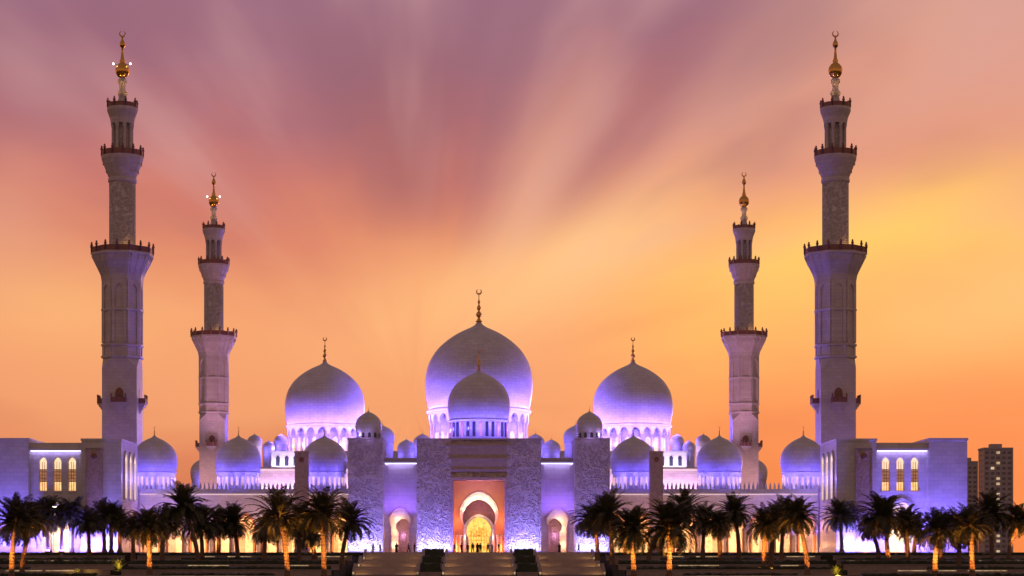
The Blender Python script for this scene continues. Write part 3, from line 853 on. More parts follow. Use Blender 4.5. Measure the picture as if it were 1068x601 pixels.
    for s in (-1, 1):
        point_lamp((s*2.3, 387.1, PL+3.0), 60, (1, .62, .3), .15)
        point_lamp((s*4.2, 386.2, PL+1.0), 260, (1, .28, .07), .3)
        point_lamp((s*4.2, 386.1, PL+6.0), 150, (1, .28, .07), .3)
        point_lamp((s*3.1, 390.2, PL+1.5), 160, (1, .6, .3), .2)
    bar_lamp((0, 385.6, nt-.25), (0, 386.6, nt-4), 8, 45, (.7, .45, 1), .15)
    return r
gatehouse()

# ================================================================== prayer hall with the three great domes
def prayer_hall():
    r = empty('prayer_hall', (0, 617, PL))
    T = Matrix.Translation((0, -617, -PL))
    B = lambda s=1: MB(T @ Matrix.Diagonal((s, 1, 1, 1)))
    m = B(); m.box(-88, 88, 590, 650, PL, 24.0); m.build('lower_storey', M['marble'], r)
    m = B(); m.box(-66, 66, 592, 648, 24.003, 31.0); m.box(-66.3, 66.3, 591.7, 648.3, 31.003, 31.5); m.build('middle_storey', M['marble'], r)
    m = B(); m.box(-61.5, 61.5, 596, 645, 31.503, 36.0); m.box(-61.8, 61.8, 595.7, 645.3, 36.003, 36.5); m.build('upper_storey', M['marble'], r)
    for s in (-1, 1):
        for k in range(8):
            m = B(s); m.plate(59.5-2.6*k, 32.1, arch(.55, 2.0, .6, .3, 5), 595.85, 595.999); m.build('window', M['darkwin'], r)
        m = B(s); m.box(20, 66, 591.3, 591.69, 30.5, 30.8); m.build('light_strip', M['strip_p'], r)
    k = 617/2100
    make_dome(r, 'great_dome', 0, 0, 50.3-PL, 16.45, 36.5-PL, 1.0, 96, 24, M['win_warm'], .66, 24, 'largest dome in the middle with golden crescent finial', True, .35)
    for s, q in ((-1, 'left'), (1, 'right')):
        make_dome(r, 'great_dome', s*47.2, 0, 45.6-PL, 12.2, 36.5-PL, .98, 80, 20, M['win_warm'], .66, 20, f'large violet-lit dome {q} of the biggest one', True, .35)
        make_dome(r, 'turret_dome', s*59.6, 606-617, 38.9-PL, 2.1, 36.5-PL, .95, 24, 0, None, .4)
        make_dome(r, 'turret_dome', s*63.0, 604-617, 37.0-PL, 1.95, 31.5-PL, .95, 24, 0, None, .4)
        make_dome(r, 'turret_dome', s*66.2, 594-617, 37.8-PL, 2.3, 24-PL, .95, 24, 0, None, .4)
        make_dome(r, 'turret_dome', s*82.0, 600-617, 28.5-PL, 4.0, 24-PL, .95, 24, 0, None, .4)
        dome_lamps(s*47.2, 617, 45.6, 12.2, 16, 3500, (.22, .12, 1), 1.24, -.12)
        for (x, y, z) in ((59.6, 602.5, 37.6), (63, 600.5, 36), (81, 594, 27)): point_lamp((s*x-1.5, y, z), 500, VIO, .3)
        bar_lamp((s*50, 588.5, 24.3), (s*50, 592, 30), 34, 3000, (.9, .5, .95), .4)
        bar_lamp((s*54, 593.2, 31.8), (s*54, 596, 36), 16, 1600, (.7, .55, 1), .3)
        for k in range(10):    # warm lamps tucked between the columns of the drum
            a = 2*PI*(k+.5)/10
            point_lamp((s*47.2+.85*12.2*math.cos(a), 617+.85*12.2*math.sin(a), 39.0), 110, (1, .6, .4), .15)
    dome_lamps(0, 617, 50.3, 16.45, 18, 5600, (.20, .12, 1), 1.24, -.12)
    for k in range(12):
        a = 2*PI*(k+.5)/12
        point_lamp((.85*16.45*math.cos(a), 617+.85*16.45*math.sin(a), 40.5), 170, (1, .6, .4), .15)
    tag(r, 'distant prayer hall carrying three great violet-lit domes behind the entrance', 'building')
prayer_hall()

# ================================================================== far tower blocks
def tower_block(x, y, w, d, h, nw, label, lit):
    r = empty('tower_block', (x, y, .4))
    rr = random.Random(int(x)); 
    m = MB(); m.box(-w/2, w/2, -d/2, d/2, 0, h); m.box(-w/2-.3, w/2+.3, -d/2-.3, d/2+.3, h, h+1.2); m.box(-w*.2, w*.2, -d*.2, d*.2, h+1.2, h+4)
    m.build('facade', M['concrete'], r)
    nf = int(h/3.6)
    m = MB(); q = MB()
    for f in range(nf):
        for c in range(nw):
            cx_ = -w/2+w*(c+.5)/nw; ww = w/nw*.3
            b = q if (c in lit and rr.random() < .8) or rr.random() < .006 else m
            b.box(cx_-ww, cx_+ww, -d/2-.12, -d/2+.1, f*3.6+1.0, f*3.6+2.7)
        for c in range(3):
            cy_ = -d/2+d*(c+.5)/3
            for sx in (-1, 1): m.box(sx*w/2-.12, sx*w/2+.12, cy_-d*.1, cy_+d*.1, f*3.6+1.0, f*3.6+2.7)
    m.build('dark_windows', M['far_glass'], r); q.build('lit_windows', M['win_far'], r)
    for e in (-1, 1):
        m = MB(); m.box(e*w*.5-.5, e*w*.5+.5, -d/2-.6, -d/2-.13, 0, h+1.2); m.build('pier', M['lintel'], r)
    tag(r, label, 'tower', 'distant tower blocks on the skyline')
k = 1400/2100
tower_block((1038-499.5)*k, 1400, 19.5, 16, (592-467)*k, 5, 'taller distant tower block with a lit strip of windows, right of the wing building', (2,))
tower_block((1009-499.5)*k*1.1, 1540, 11, 16, (592-481)*k*1.1, 3, 'narrow lower distant tower block close beside the right wing building', ())

# ================================================================== palms
def frond(m, a, el, L, r):
    """one feathered palm leaf leaving the crown at azimuth a, elevation el"""
    n = 9; pts = []; p_ = Vector((.18*math.cos(a), .18*math.sin(a), 0)); e = el
    droop = r.uniform(R(75), R(110))*(1-.35*max(0, el)/R(90))
    for k in range(n+1):
        pts.append((p_.copy(), e)); st = L/n
        p_ = p_+Vector((math.cos(a)*math.cos(e), math.sin(a)*math.cos(e), math.sin(e)))*st
        e -= droop/n*(.4+1.3*k/n)
    side = Vector((-math.sin(a), math.cos(a), 0))
    for k in range(n):
        p0, e0 = pts[k]; p1, e1 = pts[k+1]
        w0 = .05*(1-k/n)+.012; w1 = .05*(1-(k+1)/n)+.012
        m.f([m.v(*(p0-side*w0)), m.v(*(p0+side*w0)), m.v(*(p1+side*w1)), m.v(*(p1-side*w1))])
        m.f([m.v(*(p0-Vector((0, 0, w0)))), m.v(*(p0+Vector((0, 0, w0)))), m.v(*(p1+Vector((0, 0, w1)))), m.v(*(p1-Vector((0, 0, w1))))])
    nl = 24
    for k in range(nl):
        t = .16+.84*(k+r.random()*.6)/nl; q = t*n; i = min(int(q), n-1); f_ = q-i
        p0 = pts[i][0].lerp(pts[i+1][0], f_); e0 = pts[i][1]
        tan = Vector((math.cos(a)*math.cos(e0), math.sin(a)*math.cos(e0), math.sin(e0)))
        up = side.cross(tan)*-1
        if up.z < 0: up = -up
        ll = .74*math.sin(PI*min(1, .12+t*.86))**.6*r.uniform(.85, 1.1)*(L/3.4)
        for sg in (-1, 1):
            d = (tan*.75+side*sg*.85+up*.35+Vector((0, 0, -.25))).normalized()
            tip = p0+d*ll+Vector((0, 0, -.14*ll)); wv = tan*.05
            mid = p0+d*ll*.5
            m.f([m.v(*(p0-wv*.6)), m.v(*(mid-wv)), m.v(*tip), m.v(*(mid+wv)), m.v(*(p0+wv*.6))])
def palm_crown(seed, nf=100, L=3.5):
    r = random.Random(seed); m = MB()
    for k in range(nf):
        t = k/nf
        el = R(86-124*t**.9)+r.gauss(0, R(6))
        frond(m, k*2.39996+r.gauss(0, .15), el, L*r.uniform(.82, 1.08)*(1 if t < .85 else .8), r)
    # fruit stalk bunches under the crown
    for k in range(5):
        a = r.uniform(0, 2*PI)
        m.tube((.1*math.cos(a), .1*math.sin(a), -.1), (.75*math.cos(a), .75*math.sin(a), -.5), .03, .02, 5)
        m.lathe([(.02, .25), (.16, .1), (.2, -.15), (.1, -.4), (0, -.45)], 7, .85*math.cos(a), .85*math.sin(a), -.7)
    return m
def palm_trunk(seed, H, lean):
    r = random.Random(seed); m = MB(); n = int(H/.22); prev = None; N_ = 12
    for k in range(n+1):
        t = k/n; z = H*t
        rad = .36*(1-.22*t)+(.10 if k % 2 else 0)*.5+.22*math.exp(-z*2.2)+(.10*math.exp(-(H-z)*1.3))
        cx_ = lean*t*t; ring = [m.v(cx_+rad*(1+.05*math.sin(q*3+k))*math.cos(2*PI*(q+.5*(k % 2))/N_), rad*math.sin(2*PI*(q+.5*(k % 2))/N_), z) for q in range(N_)]
        if prev:
            for q in range(N_): m.f([prev[q], prev[(q+1) % N_], ring[(q+1) % N_], ring[q]])
        prev = ring
    m.f(prev)
    for k in range(46):        # cut leaf bases under the crown
        z = H-r.uniform(.0, 1.5); a = r.uniform(0, 2*PI); t = z/H
        p0 = Vector((lean*t*t+.24*math.cos(a), .24*math.sin(a), z)); p1 = p0+Vector((.24*math.cos(a), .24*math.sin(a), .28))
        m.tube(p0, p1, .07, .045, 5)
    return m
crowns = [palm_crown(i*17+3, (96, 70, 84, 58, 104, 76)[i]).build('crown', M['frond']) for i in range(6)]
crown_me = [c.data for c in crowns]
for c in crowns: bpy.data.objects.remove(c)
# px of the trunk foot, crown centre, foot depth, crown scale, label detail, light strength
PALMS = [
 (12, 16, 541, 280, 1.0, 'palm with amber-lit trunk, first from the left edge', 1.2),
 (23, 36, 538, 300, .95, 'palm close behind the first one at the left edge', .6),
 (50, 48, 532, 378, .9, 'dark small palm below the left end of the lit windows', .15),
 (64, 66, 534, 378, .95, 'dark slender palm below the middle window of the left wing', .15),
 (75, 77, 533, 381, .95, 'dark slender palm below the right window of the left wing', .15),
 (109, 107, 536, 373, .85, 'dark slender palm left in the trio before the left tan panel', .1),
 (116, 117, 534, 374, .85, 'dark slender palm right beside the left tan panel', .1),
 (125, 124, 541, 373, .8, 'small dark palm at the inner corner of the left wing', .25),
 (156, 155, 547, 300, .95, 'palm with bright amber trunk below the dome beside the left wing', 1.3),
 (165, 170, 541, 322, .9, 'palm leaning right just behind the bright amber trunk', .6),
 (203, 187, 524, 322, 1.15, 'tallest dark palm, before the left arcade under the far minaret', .4),
 (211, 209, 541, 340, .95, 'palm with thin trunk right of the tallest left palm', .35),
 (228, 229, 541, 360, 1.0, 'dark palm before the left arcade, just left of a bright arch', .3),
 (300, 291, 535, 280, 1.1, 'large palm with glowing orange trunk below the left pylon', 1.2),
 (273, 275, 548, 322, .8, 'small lower palm left of the large glowing orange trunk', .7),
 (338, 335, 531, 280, 1.08, 'large dark palm with orange trunk before the dome nearest the left tower', 1.0),
 (355, 364, 540, 322, .95, 'palm overlapping the left entrance tower', .5),
 (326, 322, 552, 338, .75, 'low dark palm between the two large orange-trunk palms on the left', .3),
 (625, 620, 539, 338, 1.0, 'palm overlapping the right entrance tower', .5),
 (640, 636, 533, 322, .95, 'tall dark palm just right of the right entrance tower', .3),
 (661, 659, 549, 280, .92, 'palm with slim orange trunk before the dome nearest the right tower', 1.1),
 (698, 699, 545, 280, 1.0, 'palm with bright orange trunk and lit crown heart below the right pylon', 1.7),
 (678, 716, 527, 322, .85, 'dark palm rising behind the lit crown below the right pylon', .5),
 (771, 766, 531, 340, 1.0, 'tall dark palm below the right far minaret', .7),
 (797, 797, 543, 306, .85, 'left palm of the pair sharing bright amber feet on the right', 1.3),
 (804, 808, 540, 308, .85, 'right palm of the pair sharing bright amber feet on the right', 1.2),
 (842, 832, 535, 300, 1.0, 'palm with leaning amber trunk below the dome beside the right wing', 1.3),
 (878, 876, 535, 378, .85, 'dark slender palm at the inner corner of the right wing', .1),
 (889, 888, 533, 381, .9, 'dark slender palm left of the right tan panel', .1),
 (931, 925, 534, 322, 1.1, 'broad palm with amber trunk before the lit windows of the right wing', 1.3),
 (921, 912, 546, 338, .75, 'lower palm tucked behind the broad palm at the right wing', .7),
 (958, 961, 548, 354, .85, 'dark palm right of the broad palm at the right wing', .3),
 (975, 978, 551, 284, .85, 'palm with drooping orange-lit fronds before the right end block', 1.5),
 (986, 990, 543, 322, .9, 'dark palm behind the drooping orange-lit fronds', .4),
 (1014, 1012, 545, 282, .98, 'palm with amber trunk below the narrow distant tower', 1.2),
 (1040, 1038, 531, 338, 1.0, 'tall dark palm below the taller distant tower', .8),
 (248, 243, 541, 346, .8, 'dark palm at the bright arch, right of the palms before the left arcade', .15),
 (312, 312, 540, 330, .9, 'dark palm filling the gap between the two large orange-trunk palms', .2),
 (733, 735, 538, 342, .85, 'dark slim palm alone between the two right-hand clumps', .15),
 (751, 749, 543, 330, .8, 'low dark palm at the left edge of the clump under the right far minaret', .3),
 (815, 819, 533, 345, .9, 'dark palm rising behind the pair with amber feet', .2),
 (947, 944, 541, 330, .85, 'dark palm overlapping the lit archway of the right wing', .3),
 (1000, 1001, 549, 310, .9, 'palm between the drooping orange fronds and the amber trunk at the right', .4),
 (93, 92, 541, 350, .8, 'dark palm between the wing windows and the left tan panel', .15),
 (139, 139, 546, 345, .75, 'small dark palm in the gap beside the left wing corner', .2),
 (1052, 1063, 540, 340, .95, 'palm at the right edge, leaning right', 1.2),
]
def ground_z(y):
    z = .4
    for q, yy in LV:
        if y >= (yy-3.2 if yy == 288 else yy): z = q
    return PL if y >= 372 else z
for i, (fx, cx_, cy_, d, scl, lb, pw) in enumerate(PALMS):
    cy_ += 5; k = d/2100; X = (fx-499.5)*k; z0 = ground_z(d)
    if d in (322, 338, 354): d += 3.6
    Hc = CAMZ+(592-cy_)*k - z0
    lean = (cx_-fx)*k
    r = empty('palm_tree', (X, d, z0-.05))
    rot = (i*1.7) % 6.28
    palm_trunk(i, Hc, lean).build('trunk', M['bark'], r)
    c = bpy.data.objects.new('crown', crown_me[(i*5+i//3) % 6]); COL.objects.link(c); c.parent = r
    c.location = (lean, 0, Hc+.02); rq = random.Random(i*7+1); c.rotation_euler = (rq.uniform(-.12, .12), rq.uniform(-.12, .12), rot); q = scl*rq.uniform(1.15, 1.45); c.scale = (q*rq.uniform(.92, 1.08), q, q*rq.uniform(.9, 1.1))
    tag(r, lb if 'palm' in lb else lb+' palm', 'palm tree', 'palm trees on the terraces')
    if pw > .2:
        spot((X-.9, d-1.5, z0+.15), (X+lean*.8, d, z0+Hc*.86), 1300*pw, (1, .30, .05), 74, .12)
        spot((X+(.7 if i % 2 else -.8), d-2.6, z0+.2), (X+lean, d, z0+Hc-.6), 7500*pw, AMBER, 54, .12, 1)
        if pw > .9: spot((X+1.0, d-1.1, z0+.15), (X+lean*.6, d, z0+Hc*.8), 900*pw, AMBER, 66, .12)

# spiky lit plants
def agave(px, d, s, label):
    r = random.Random(int(px)); m = MB()
    for k in range(70):
        a = r.uniform(0, 2*PI); el = R(r.uniform(12, 85)); L = r.uniform(.8, 1.25)*s; w = .05*s
        side = Vector((-math.sin(a), math.cos(a), 0)); prev = None; p_ = Vector((0, 0, .05))
        for j in range(5):
            ww = w*(1-j/4.4)
            A = (m.v(*(p_-side*ww)), m.v(*(p_+side*ww)))
            if prev: m.f([prev[0], prev[1], A[1], A[0]])
            prev = A; p_ = p_+Vector((math.cos(a)*math.cos(el), math.sin(a)*math.cos(el), math.sin(el)))*L/4; el -= R(13)
    k = d/2100; X = (px-499.5)*k; z = ground_z(d)
    o = m.build('spiky_shrub', M['agave'], None, (X, d, z)); tag(o, label, 'shrub', 'lit spiky shrubs')
    spot((X, d-2.2, z+.1), (X, d, z+.6*s), 420, (1, .62, .12), 80, .1)
agave(124, 306.5, 2.0, 'yellow-lit spiky shrub between the left palms, the larger of the two there')
agave(82, 303.5, 1.1, 'small yellow-lit spiky shrub left of the larger one')
agave(872, 286, 1.7, 'yellow-lit spiky shrub at the bottom right beneath the dark palms')

# lamp post with bright head at the left wing
r = empty('lamp_post', ((53-499.5)*.178, 374, PL))
m = MB(); m.lathe([(.16, 0), (.16, .3), (.09, .5), (.06, 8.5)], 8); m.box(-.05, .6, -.05, .05, 8.4, 8.52); m.build('pole', M['iron'], r)
m = MB(); m.box(.3, 1.0, -.2, .2, 8.53, 8.7); m.build('lamp_head', M['iron'], r)
m = MB(); m.box(.35, .95, -.16, .16, 8.44, 8.525); m.build('lens', M['lamp'], r)
tag(r, 'thin lamp post with a bright white head before the left wing windows', 'lamp post')

# ================================================================== people
def person(X, y, z, face, top, kind, label, pose=0, h=1.72, hairy=True):
    r = empty('person', (X, y, z)); s = h/1.75
    st = .16*pose
    J = {'pel': (0, 0, .95), 'wai': (0, 0, 1.08), 'che': (0, .01, 1.30), 'nec': (0, .0, 1.48), 'hea': (0, -.02, 1.60), 'crn': (0, 0, 1.72)}
    V = []; E = []; RD = []
    def add(p_, rad, par=None):
        V.append(Vector(p_)*s); RD.append(rad*s)
        if par is not None: E.append((par, len(V)-1))
        return len(V)-1
    pe = add(J['pel'], .15); wa = add(J['wai'], .13, pe); ch = add(J['che'], .16, wa); ne = add(J['nec'], .06, ch); he = add((0, -.02, 1.62), .095, ne); add((0, -.01, 1.70), .085, he); 
    nz = add((0, -.115, 1.61), .018, he)
    for sx in (-1, 1):
        add((sx*.105, 0, 1.62), .018, he)
        sh = add((sx*.19, .01, 1.42), .06, ch); el = add((sx*.24, .02+sx*st*.4, 1.15), .045, sh); wr = add((sx*.25, -.06-sx*st*.8, .91), .03, el)
        pa = add((sx*.25, -.08-sx*st*.8, .84), .035, wr)
        for q in range(4): 
            f1 = add((sx*.25, -.12+.025*q-sx*st*.8, .77-.004*abs(q-1.5)), .009, pa); add((sx*.24, -.125+.025*q-sx*st*.8, .72+.006*abs(q-1.5)), .008, f1)
        add((sx*.235, -.14-sx*st*.8, .81), .01, pa)
        hp = add((sx*.10, 0, .90), .095, pe); kn = add((sx*.11, -.03-sx*st, .50), .06, hp); an = add((sx*.12, .02-sx*st*1.9, .09), .042, kn); add((sx*.125, -.14-sx*st*1.9, .035), .035, an)
    me = bpy.data.meshes.new('body'); me.from_pydata([tuple(v) for v in V], E, [])
    o = bpy.data.objects.new('body', me); COL.objects.link(o); o.parent = r
    sk = o.modifiers.new('skin', 'SKIN'); 
    for i_, rd in enumerate(RD):
        me.skin_vertices[0].data[i_].radius = (rd, rd); me.skin_vertices[0].data[i_].use_root = (i_ == 0)
    ss = o.modifiers.new('sub', 'SUBSURF'); ss.levels = ss.render_levels = 1
    me.materials.append(M['skin'])
    m = MB()
    if kind == 'robe':
        m.lathe([(.30*s, .04*s), (.25*s, .4*s), (.21*s, .9*s), (.19*s, 1.1*s), (.235*s, 1.36*s), (.15*s, 1.46*s), (.075*s, 1.5*s)], 14, caps=False)
        for sx in (-1, 1): m.tube((sx*.19*s, .01, 1.42*s), (sx*.25*s, -.03*s, 1.0*s), .085*s, .075*s, 9)
        m.build('robe', top, r)
        m = MB(); m.lathe([(.125*s, 1.46*s), (.125*s, 1.62*s), (.118*s, 1.70*s), (.07*s, 1.77*s), (0, 1.785*s)], 12, 0, .025, 0, caps=False); m.build('headscarf', top, r)
    else:
        m.lathe([(.185*s, .86*s), (.17*s, 1.08*s), (.205*s, 1.32*s), (.15*s, 1.45*s), (.08*s, 1.48*s)], 12, caps=False)
        for sx in (-1, 1): m.tube((sx*.19*s, .01, 1.43*s), (sx*.245*s, .01, 1.12*s), .075*s, .062*s, 9)
        m.build('shirt', top, r)
        m = MB()
        for sx in (-1, 1):
            m.tube((sx*.10*s, 0, .93*s), (sx*.11*s, (-.03-sx*st)*s, .5*s), .115*s, .085*s, 9); m.tube((sx*.11*s, (-.03-sx*st)*s, .5*s), (sx*.12*s, (.02-sx*st*1.9)*s, .08*s), .085*s, .07*s, 9)
        m.build('trousers', M['cloth_black'], r)
        m = MB(); m.lathe([(.10*s, 1.62*s), (.112*s, 1.68*s), (.09*s, 1.76*s), (0, 1.795*s)], 12, 0, .02*s, 0, caps=False); m.build('hair', M['hair'], r)
    r.rotation_euler = (0, 0, face)
    tag(r, label, 'person', 'people on the plaza')
kp = 374.5/2100
def PX(px): return (px-499.5)*kp
PE = [(474, 374.2, .3, 'cloth_blue', 'std', 'standing person in dark blue, first left of the golden doorway', 0),
 (481, 376, 2.8, 'cloth_black', 'std', 'person in black walking at the left edge of the golden doorway', 1),
 (488, 374.6, 3.1, 'cloth_red', 'std', 'person in a dark red top before the left half of the golden door', 0),
 (493, 375.4, .2, 'cloth_black', 'std', 'person in black beside the one in dark red', 1),
 (498, 373.6, 3.1, 'cloth_black', 'robe', 'person in a black robe and headscarf in the middle of the doorway', 0),
 (501, 374.0, 2.7, 'cloth_black', 'std', 'person in black close beside the robed one in the doorway', 0),
 (509, 375.2, .4, 'cloth_blue', 'std', 'person in dark blue before the right half of the golden door', 1),
 (513, 376.2, 3.0, 'cloth_white', 'robe', 'person in a long white robe right in the golden doorway', 0),
 (520, 374.4, 1.4, 'cloth_black', 'std', 'standing person in black just right of the golden doorway', 0),
 (396, 376, 1.2, 'cloth_black', 'std', 'person in black at the foot of the left entrance tower', 0),
 (413, 377, 3.0, 'cloth_black', 'robe', 'person in a black robe inside the smaller left archway', 0),
 (426, 375, 1.5, 'cloth_blue', 'std', 'person in dark blue right of the smaller left archway', 1),
 (432, 376, -1.2, 'cloth_black', 'std', 'person in black beside the portal wall, right of the left archway', 0),
 (584, 377, .1, 'cloth_black', 'robe', 'person in a black robe inside the smaller right archway', 0),
 (604, 376, -1.3, 'cloth_black', 'std', 'person in black at the foot of the right entrance tower', 1),
 (388, 377, .4, 'cloth_white', 'robe', 'person in a long white robe before the left entrance tower', 0)]
for (px, y, fc, cl, kd, lb, ps) in PE:
    person(PX(px), y, PL, fc, M[cl], kd, lb, ps, random.Random(px).uniform(1.62, 1.84))

# ================================================================== sky
w = bpy.data.worlds.new('World'); sc.world = w; w.use_nodes = True
nt = w.node_tree; L = nt.links
for n in list(nt.nodes): nt.nodes.remove(n)
out = N(nt, 'ShaderNodeOutputWorld'); bg = N(nt, 'ShaderNodeBackground')
L.new(bg.outputs[0], out.inputs[0])
tc = N(nt, 'ShaderNodeTexCoord')
nrm = N(nt, 'ShaderNodeVectorMath', operation='NORMALIZE'); L.new(tc.outputs['Generated'], nrm.inputs[0])
sp = N(nt, 'ShaderNodeSeparateXYZ'); L.new(nrm.outputs[0], sp.inputs[0])
def val(x):
    return x
def MA(op, a, b=None, c=None, clamp=False):
    n = N(nt, 'ShaderNodeMath', operation=op); n.use_clamp = clamp
    for i, q in enumerate((a, b, c)):
        if q is None: continue
        if isinstance(q, (int, float)): n.inputs[i].default_value = q
        else: L.new(q, n.inputs[i])
    return n.outputs[0]
def SS(x, a, b):       # smoothstep, works for a > b too
    n = N(nt, 'ShaderNodeMapRange'); n.interpolation_type = 'SMOOTHSTEP'
    L.new(x, n.inputs['Value'])
    if a < b: n.inputs['From Min'].default_value, n.inputs['From Max'].default_value, n.inputs['To Min'].default_value, n.inputs['To Max'].default_value = a, b, 0, 1
    else: n.inputs['From Min'].default_value, n.inputs['From Max'].default_value, n.inputs['To Min'].default_value, n.inputs['To Max'].default_value = b, a, 1, 0
    return n.outputs['Result']
def GA(x, c, wd):
    d = MA('DIVIDE', MA('SUBTRACT', x, c), wd)
    return MA('EXPONENT', MA('MULTIPLY', MA('MULTIPLY', d, d), -1.0))
def S(r_, g_, b_):
    f = lambda v: (v/255/12.92) if v/255 <= .04045 else ((v/255+.055)/1.055)**2.4
    return (f(r_), f(g_), f(b_))
def MIX(f, a, b):
    n = N(nt, 'ShaderNodeMix', data_type='RGBA')
    if isinstance(f, (int, float)): n.inputs['Factor'].default_value = f
    else: L.new(f, n.inputs['Factor'])
    for nm_, q in (('A', a), ('B', b)):
        if isinstance(q, tuple): n.inputs[nm_].default_value = (*q, 1)
        else: L.new(q, n.inputs[nm_])
    return n.outputs['Result']
# azimuth and elevation, in units of 1/2100 radian
A = MA('MULTIPLY', MA('ARCTAN2', sp.outputs[0], sp.outputs[1]), 2100)
E = MA('MULTIPLY', MA('ARCSINE', sp.outputs[2]), 2100)
dx = MA('ADD', A, 70); dy = MA('SUBTRACT', E, 172)
TH = MA('MULTIPLY', MA('ARCTAN2', dy, dx), 180/PI)
RR = MA('SQRT', MA('ADD', MA('MULTIPLY', dx, dx), MA('MULTIPLY', dy, dy)))
# streaky clouds fanning out of the sunset
cv = N(nt, 'ShaderNodeCombineXYZ'); L.new(MA('MULTIPLY', TH, .075), cv.inputs[0]); L.new(MA('MULTIPLY', RR, .0030), cv.inputs[1])
n1 = N(nt, 'ShaderNodeTexNoise', Scale=1.0, Detail=2.5, Roughness=.5); L.new(cv.outputs[0], n1.inputs['Vector'])
cv2 = N(nt, 'ShaderNodeCombineXYZ'); L.new(MA('MULTIPLY', A, .0052), cv2.inputs[0]); L.new(MA('MULTIPLY', E, .0085), cv2.inputs[1]); cv2.inputs[2].default_value = 4.2
cv3 = N(nt, 'ShaderNodeCombineXYZ'); L.new(MA('ADD', MA('MULTIPLY', TH, .074), MA('MULTIPLY', A, .0012)), cv3.inputs[0]); L.new(MA('MULTIPLY', RR, .0032), cv3.inputs[1]); cv3.inputs[2].default_value = 9.1
n3 = N(nt, 'ShaderNodeTexNoise', Scale=1.0, Detail=2.6, Roughness=.5); L.new(cv3.outputs[0], n3.inputs['Vector'])
n2 = N(nt, 'ShaderNodeTexNoise', Scale=1.0, Detail=3.0, Roughness=.5); L.new(cv2.outputs[0], n2.inputs['Vector'])
st = MA('SUBTRACT', n1.outputs['Fac'], .5); pt = MA('SUBTRACT', n2.outputs['Fac'], .5)
# elevation with ragged edges
E2 = MA('ADD', E, MA('ADD', MA('MULTIPLY', MA('MULTIPLY', st, SS(TH, 110, 60)), 130), MA('MULTIPLY', pt, 150)))
t_ = MA('DIVIDE', E2, 700, None, True)
left = ramp(nt, [(0.0, S(200, 104, 72)), (.13, S(220, 126, 88)), (.24, S(238, 152, 104)), (.36, S(242, 156, 106)), (.46, S(224, 132, 100)), (.55, S(200, 112, 104)), (.66, S(168, 98, 112)), (.76, S(150, 96, 120)), (.86, S(148, 100, 126)), (1.0, S(120, 84, 116))], t_)
right = ramp(nt, [(0.0, S(204, 96, 64)), (.13, S(226, 116, 70)), (.22, S(242, 146, 84)), (.34, S(252, 172, 92)), (.44, S(252, 182, 100)), (.53, S(238, 160, 112)), (.63, S(222, 146, 122)), (.74, S(216, 152, 136)), (.86, S(208, 156, 146)), (1.0, S(180, 130, 136))], t_)
mright = MA('MULTIPLY', SS(TH, 54, 36), SS(TH, -80, -40))
mright = MA('MULTIPLY', mright, SS(RR, 120, 330))
col = MIX(mright, left.outputs['Color'], right.outputs['Color'])
# the pale plume and smaller rays
pl = MA('MULTIPLY', MA('MULTIPLY', GA(TH, 60, 9.0), SS(RR, 60, 260)), SS(RR, 470, 240))
col = MIX(MA('MULTIPLY', pl, .6), col, S(236, 176, 148))
pl2 = MA('MULTIPLY', GA(TH, 42, 5), MA('MULTIPLY', SS(RR, 250, 420), SS(RR, 900, 500)))
col = MIX(MA('MULTIPLY', pl2, .25), col, S(232, 170, 150))
# dark dusk bank between the rays
dk = MA('MULTIPLY', MA('MULTIPLY', GA(TH, 92, 16), SS(RR, 140, 230)), SS(RR, 420, 300))
col = MIX(MA('MULTIPLY', dk, .55), col, S(146, 82, 94))
dk2 = MA('MULTIPLY', MA('MULTIPLY', GA(TH, 51, 4), SS(RR, 200, 300)), SS(RR, 520, 400))
col = MIX(MA('MULTIPLY', dk2, .40), col, S(158, 96, 108))
# glowing patches low in the sky
def blob(px, py, wx, wy, c, k, rot=0):
    global col
    cx_, cy_ = px-499.5, 592-py
    ddx = MA('SUBTRACT', A, cx_); ddy = MA('SUBTRACT', E, cy_)
    ca, sa = math.cos(R(rot)), math.sin(R(rot))
    u_ = MA('DIVIDE', MA('ADD', MA('MULTIPLY', ddx, ca), MA('MULTIPLY', ddy, sa)), wx)
    v_ = MA('DIVIDE', MA('ADD', MA('MULTIPLY', ddx, -sa), MA('MULTIPLY', ddy, ca)), wy)
    g_ = MA('EXPONENT', MA('MULTIPLY', MA('ADD', MA('MULTIPLY', u_, u_), MA('MULTIPLY', v_, v_)), -1.0))
    g_ = MA('MULTIPLY', g_, MA('ADD', k, MA('MULTIPLY', st, .9)), None, True)
    col = MIX(g_, col, c)
blob(900, 262, 170, 42, S(255, 202, 96), .95, 18)
blob(1040, 330, 150, 60, S(255, 192, 122), .7, 12)
blob(600, 270, 120, 42, S(255, 202, 142), .75, 25)
blob(500, 310, 170, 55, S(255, 190, 124), .6, 10)
blob(1000, 450, 260, 75, S(222, 110, 72), .6, 4)
blob(60, 320, 120, 60, S(252, 182, 116), .55, -12)
blob(10, 230, 60, 70, S(222, 150, 128), .5, -30)
blob(250, 230, 110, 40, S(206, 110, 98), .45, -25)
blob(270, 90, 55, 120, S(176, 120, 138), .2, 8)
wrap = MA('MULTIPLY', SS(TH, 0, 25), SS(TH, 168, 135))
pos = MA('MULTIPLY', MA('MULTIPLY', MA('MULTIPLY', SS(n3.outputs['Fac'], .46, .74), wrap), SS(RR, 90, 380)), .42)
neg = MA('MULTIPLY', MA('MULTIPLY', MA('MULTIPLY', SS(n3.outputs['Fac'], .52, .22), wrap), SS(RR, 90, 380)), .42)
pale = MIX(SS(E, 220, 420), S(255, 205, 150), S(214, 160, 158))
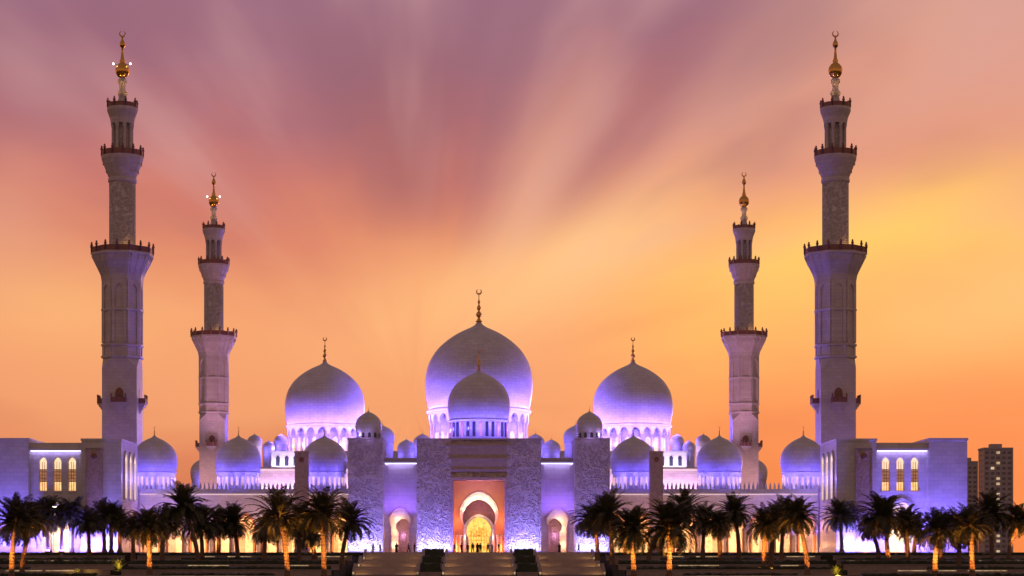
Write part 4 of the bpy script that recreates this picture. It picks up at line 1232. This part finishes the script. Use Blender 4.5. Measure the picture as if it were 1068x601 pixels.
deep = MIX(SS(E, 200, 420), S(228, 128, 88), S(132, 84, 108))
col = MIX(pos, col, pale); col = MIX(neg, col, deep)
# an even pale tint over the whole sky colour
col = MIX(.05, col, S(232, 178, 150))
# away from the sunset the unseen sky is tinted as warm fill for facades
back = SS(sp.outputs[1], .85, -.1); hi = SS(sp.outputs[2], .30, .75)
bk = MIX(SS(sp.outputs[2], -.02, .5), (.46, .235, .185), (.21, .125, .13))
col = MIX(back, col, bk)
col = MIX(hi, col, (.19, .12, .125))
# the physical sky under it all, sun just at the horizon
sky = N(nt, 'ShaderNodeTexSky'); sky.sky_type = 'NISHITA'; sky.sun_disc = False
SUN_EL, SUN_AZ = R(2.5), R(14)
sky.sun_elevation = SUN_EL; sky.sun_rotation = SUN_AZ
mul = N(nt, 'ShaderNodeVectorMath', operation='SCALE'); mul.inputs['Scale'].default_value = .006; L.new(sky.outputs[0], mul.inputs[0])
addv = N(nt, 'ShaderNodeVectorMath', operation='ADD'); L.new(col, addv.inputs[0]); L.new(mul.outputs[0], addv.inputs[1])
L.new(addv.outputs[0], bg.inputs[0]); bg.inputs[1].default_value = 1.0

sl = bpy.data.lights.new('sun', 'SUN'); sl.energy = .25; sl.angle = R(3); sl.color = (1, .55, .3)
so = bpy.data.objects.new('sun', sl); COL.objects.link(so)
sd = Vector((math.sin(SUN_AZ)*math.cos(SUN_EL), math.cos(SUN_AZ)*math.cos(SUN_EL), math.sin(SUN_EL)))
so.rotation_euler = sd.to_track_quat('Z', 'Y').to_euler()

# ================================================================== camera
cd = bpy.data.cameras.new('camera'); co = bpy.data.objects.new('camera', cd); COL.objects.link(co)
co.location = (0, 0, CAMZ); co.rotation_euler = (PI/2, 0, 0)
cd.sensor_width = 36; cd.lens = 36*2100/1068
cd.shift_x = (534-499.5)/1068; cd.shift_y = (592-300.5)/1068
cd.clip_start = .5; cd.clip_end = 20000
sc.camera = co
sc.view_settings.view_transform = 'Standard'; sc.view_settings.look = 'None'; sc.view_settings.gamma = 1; sc.view_settings.exposure = 0
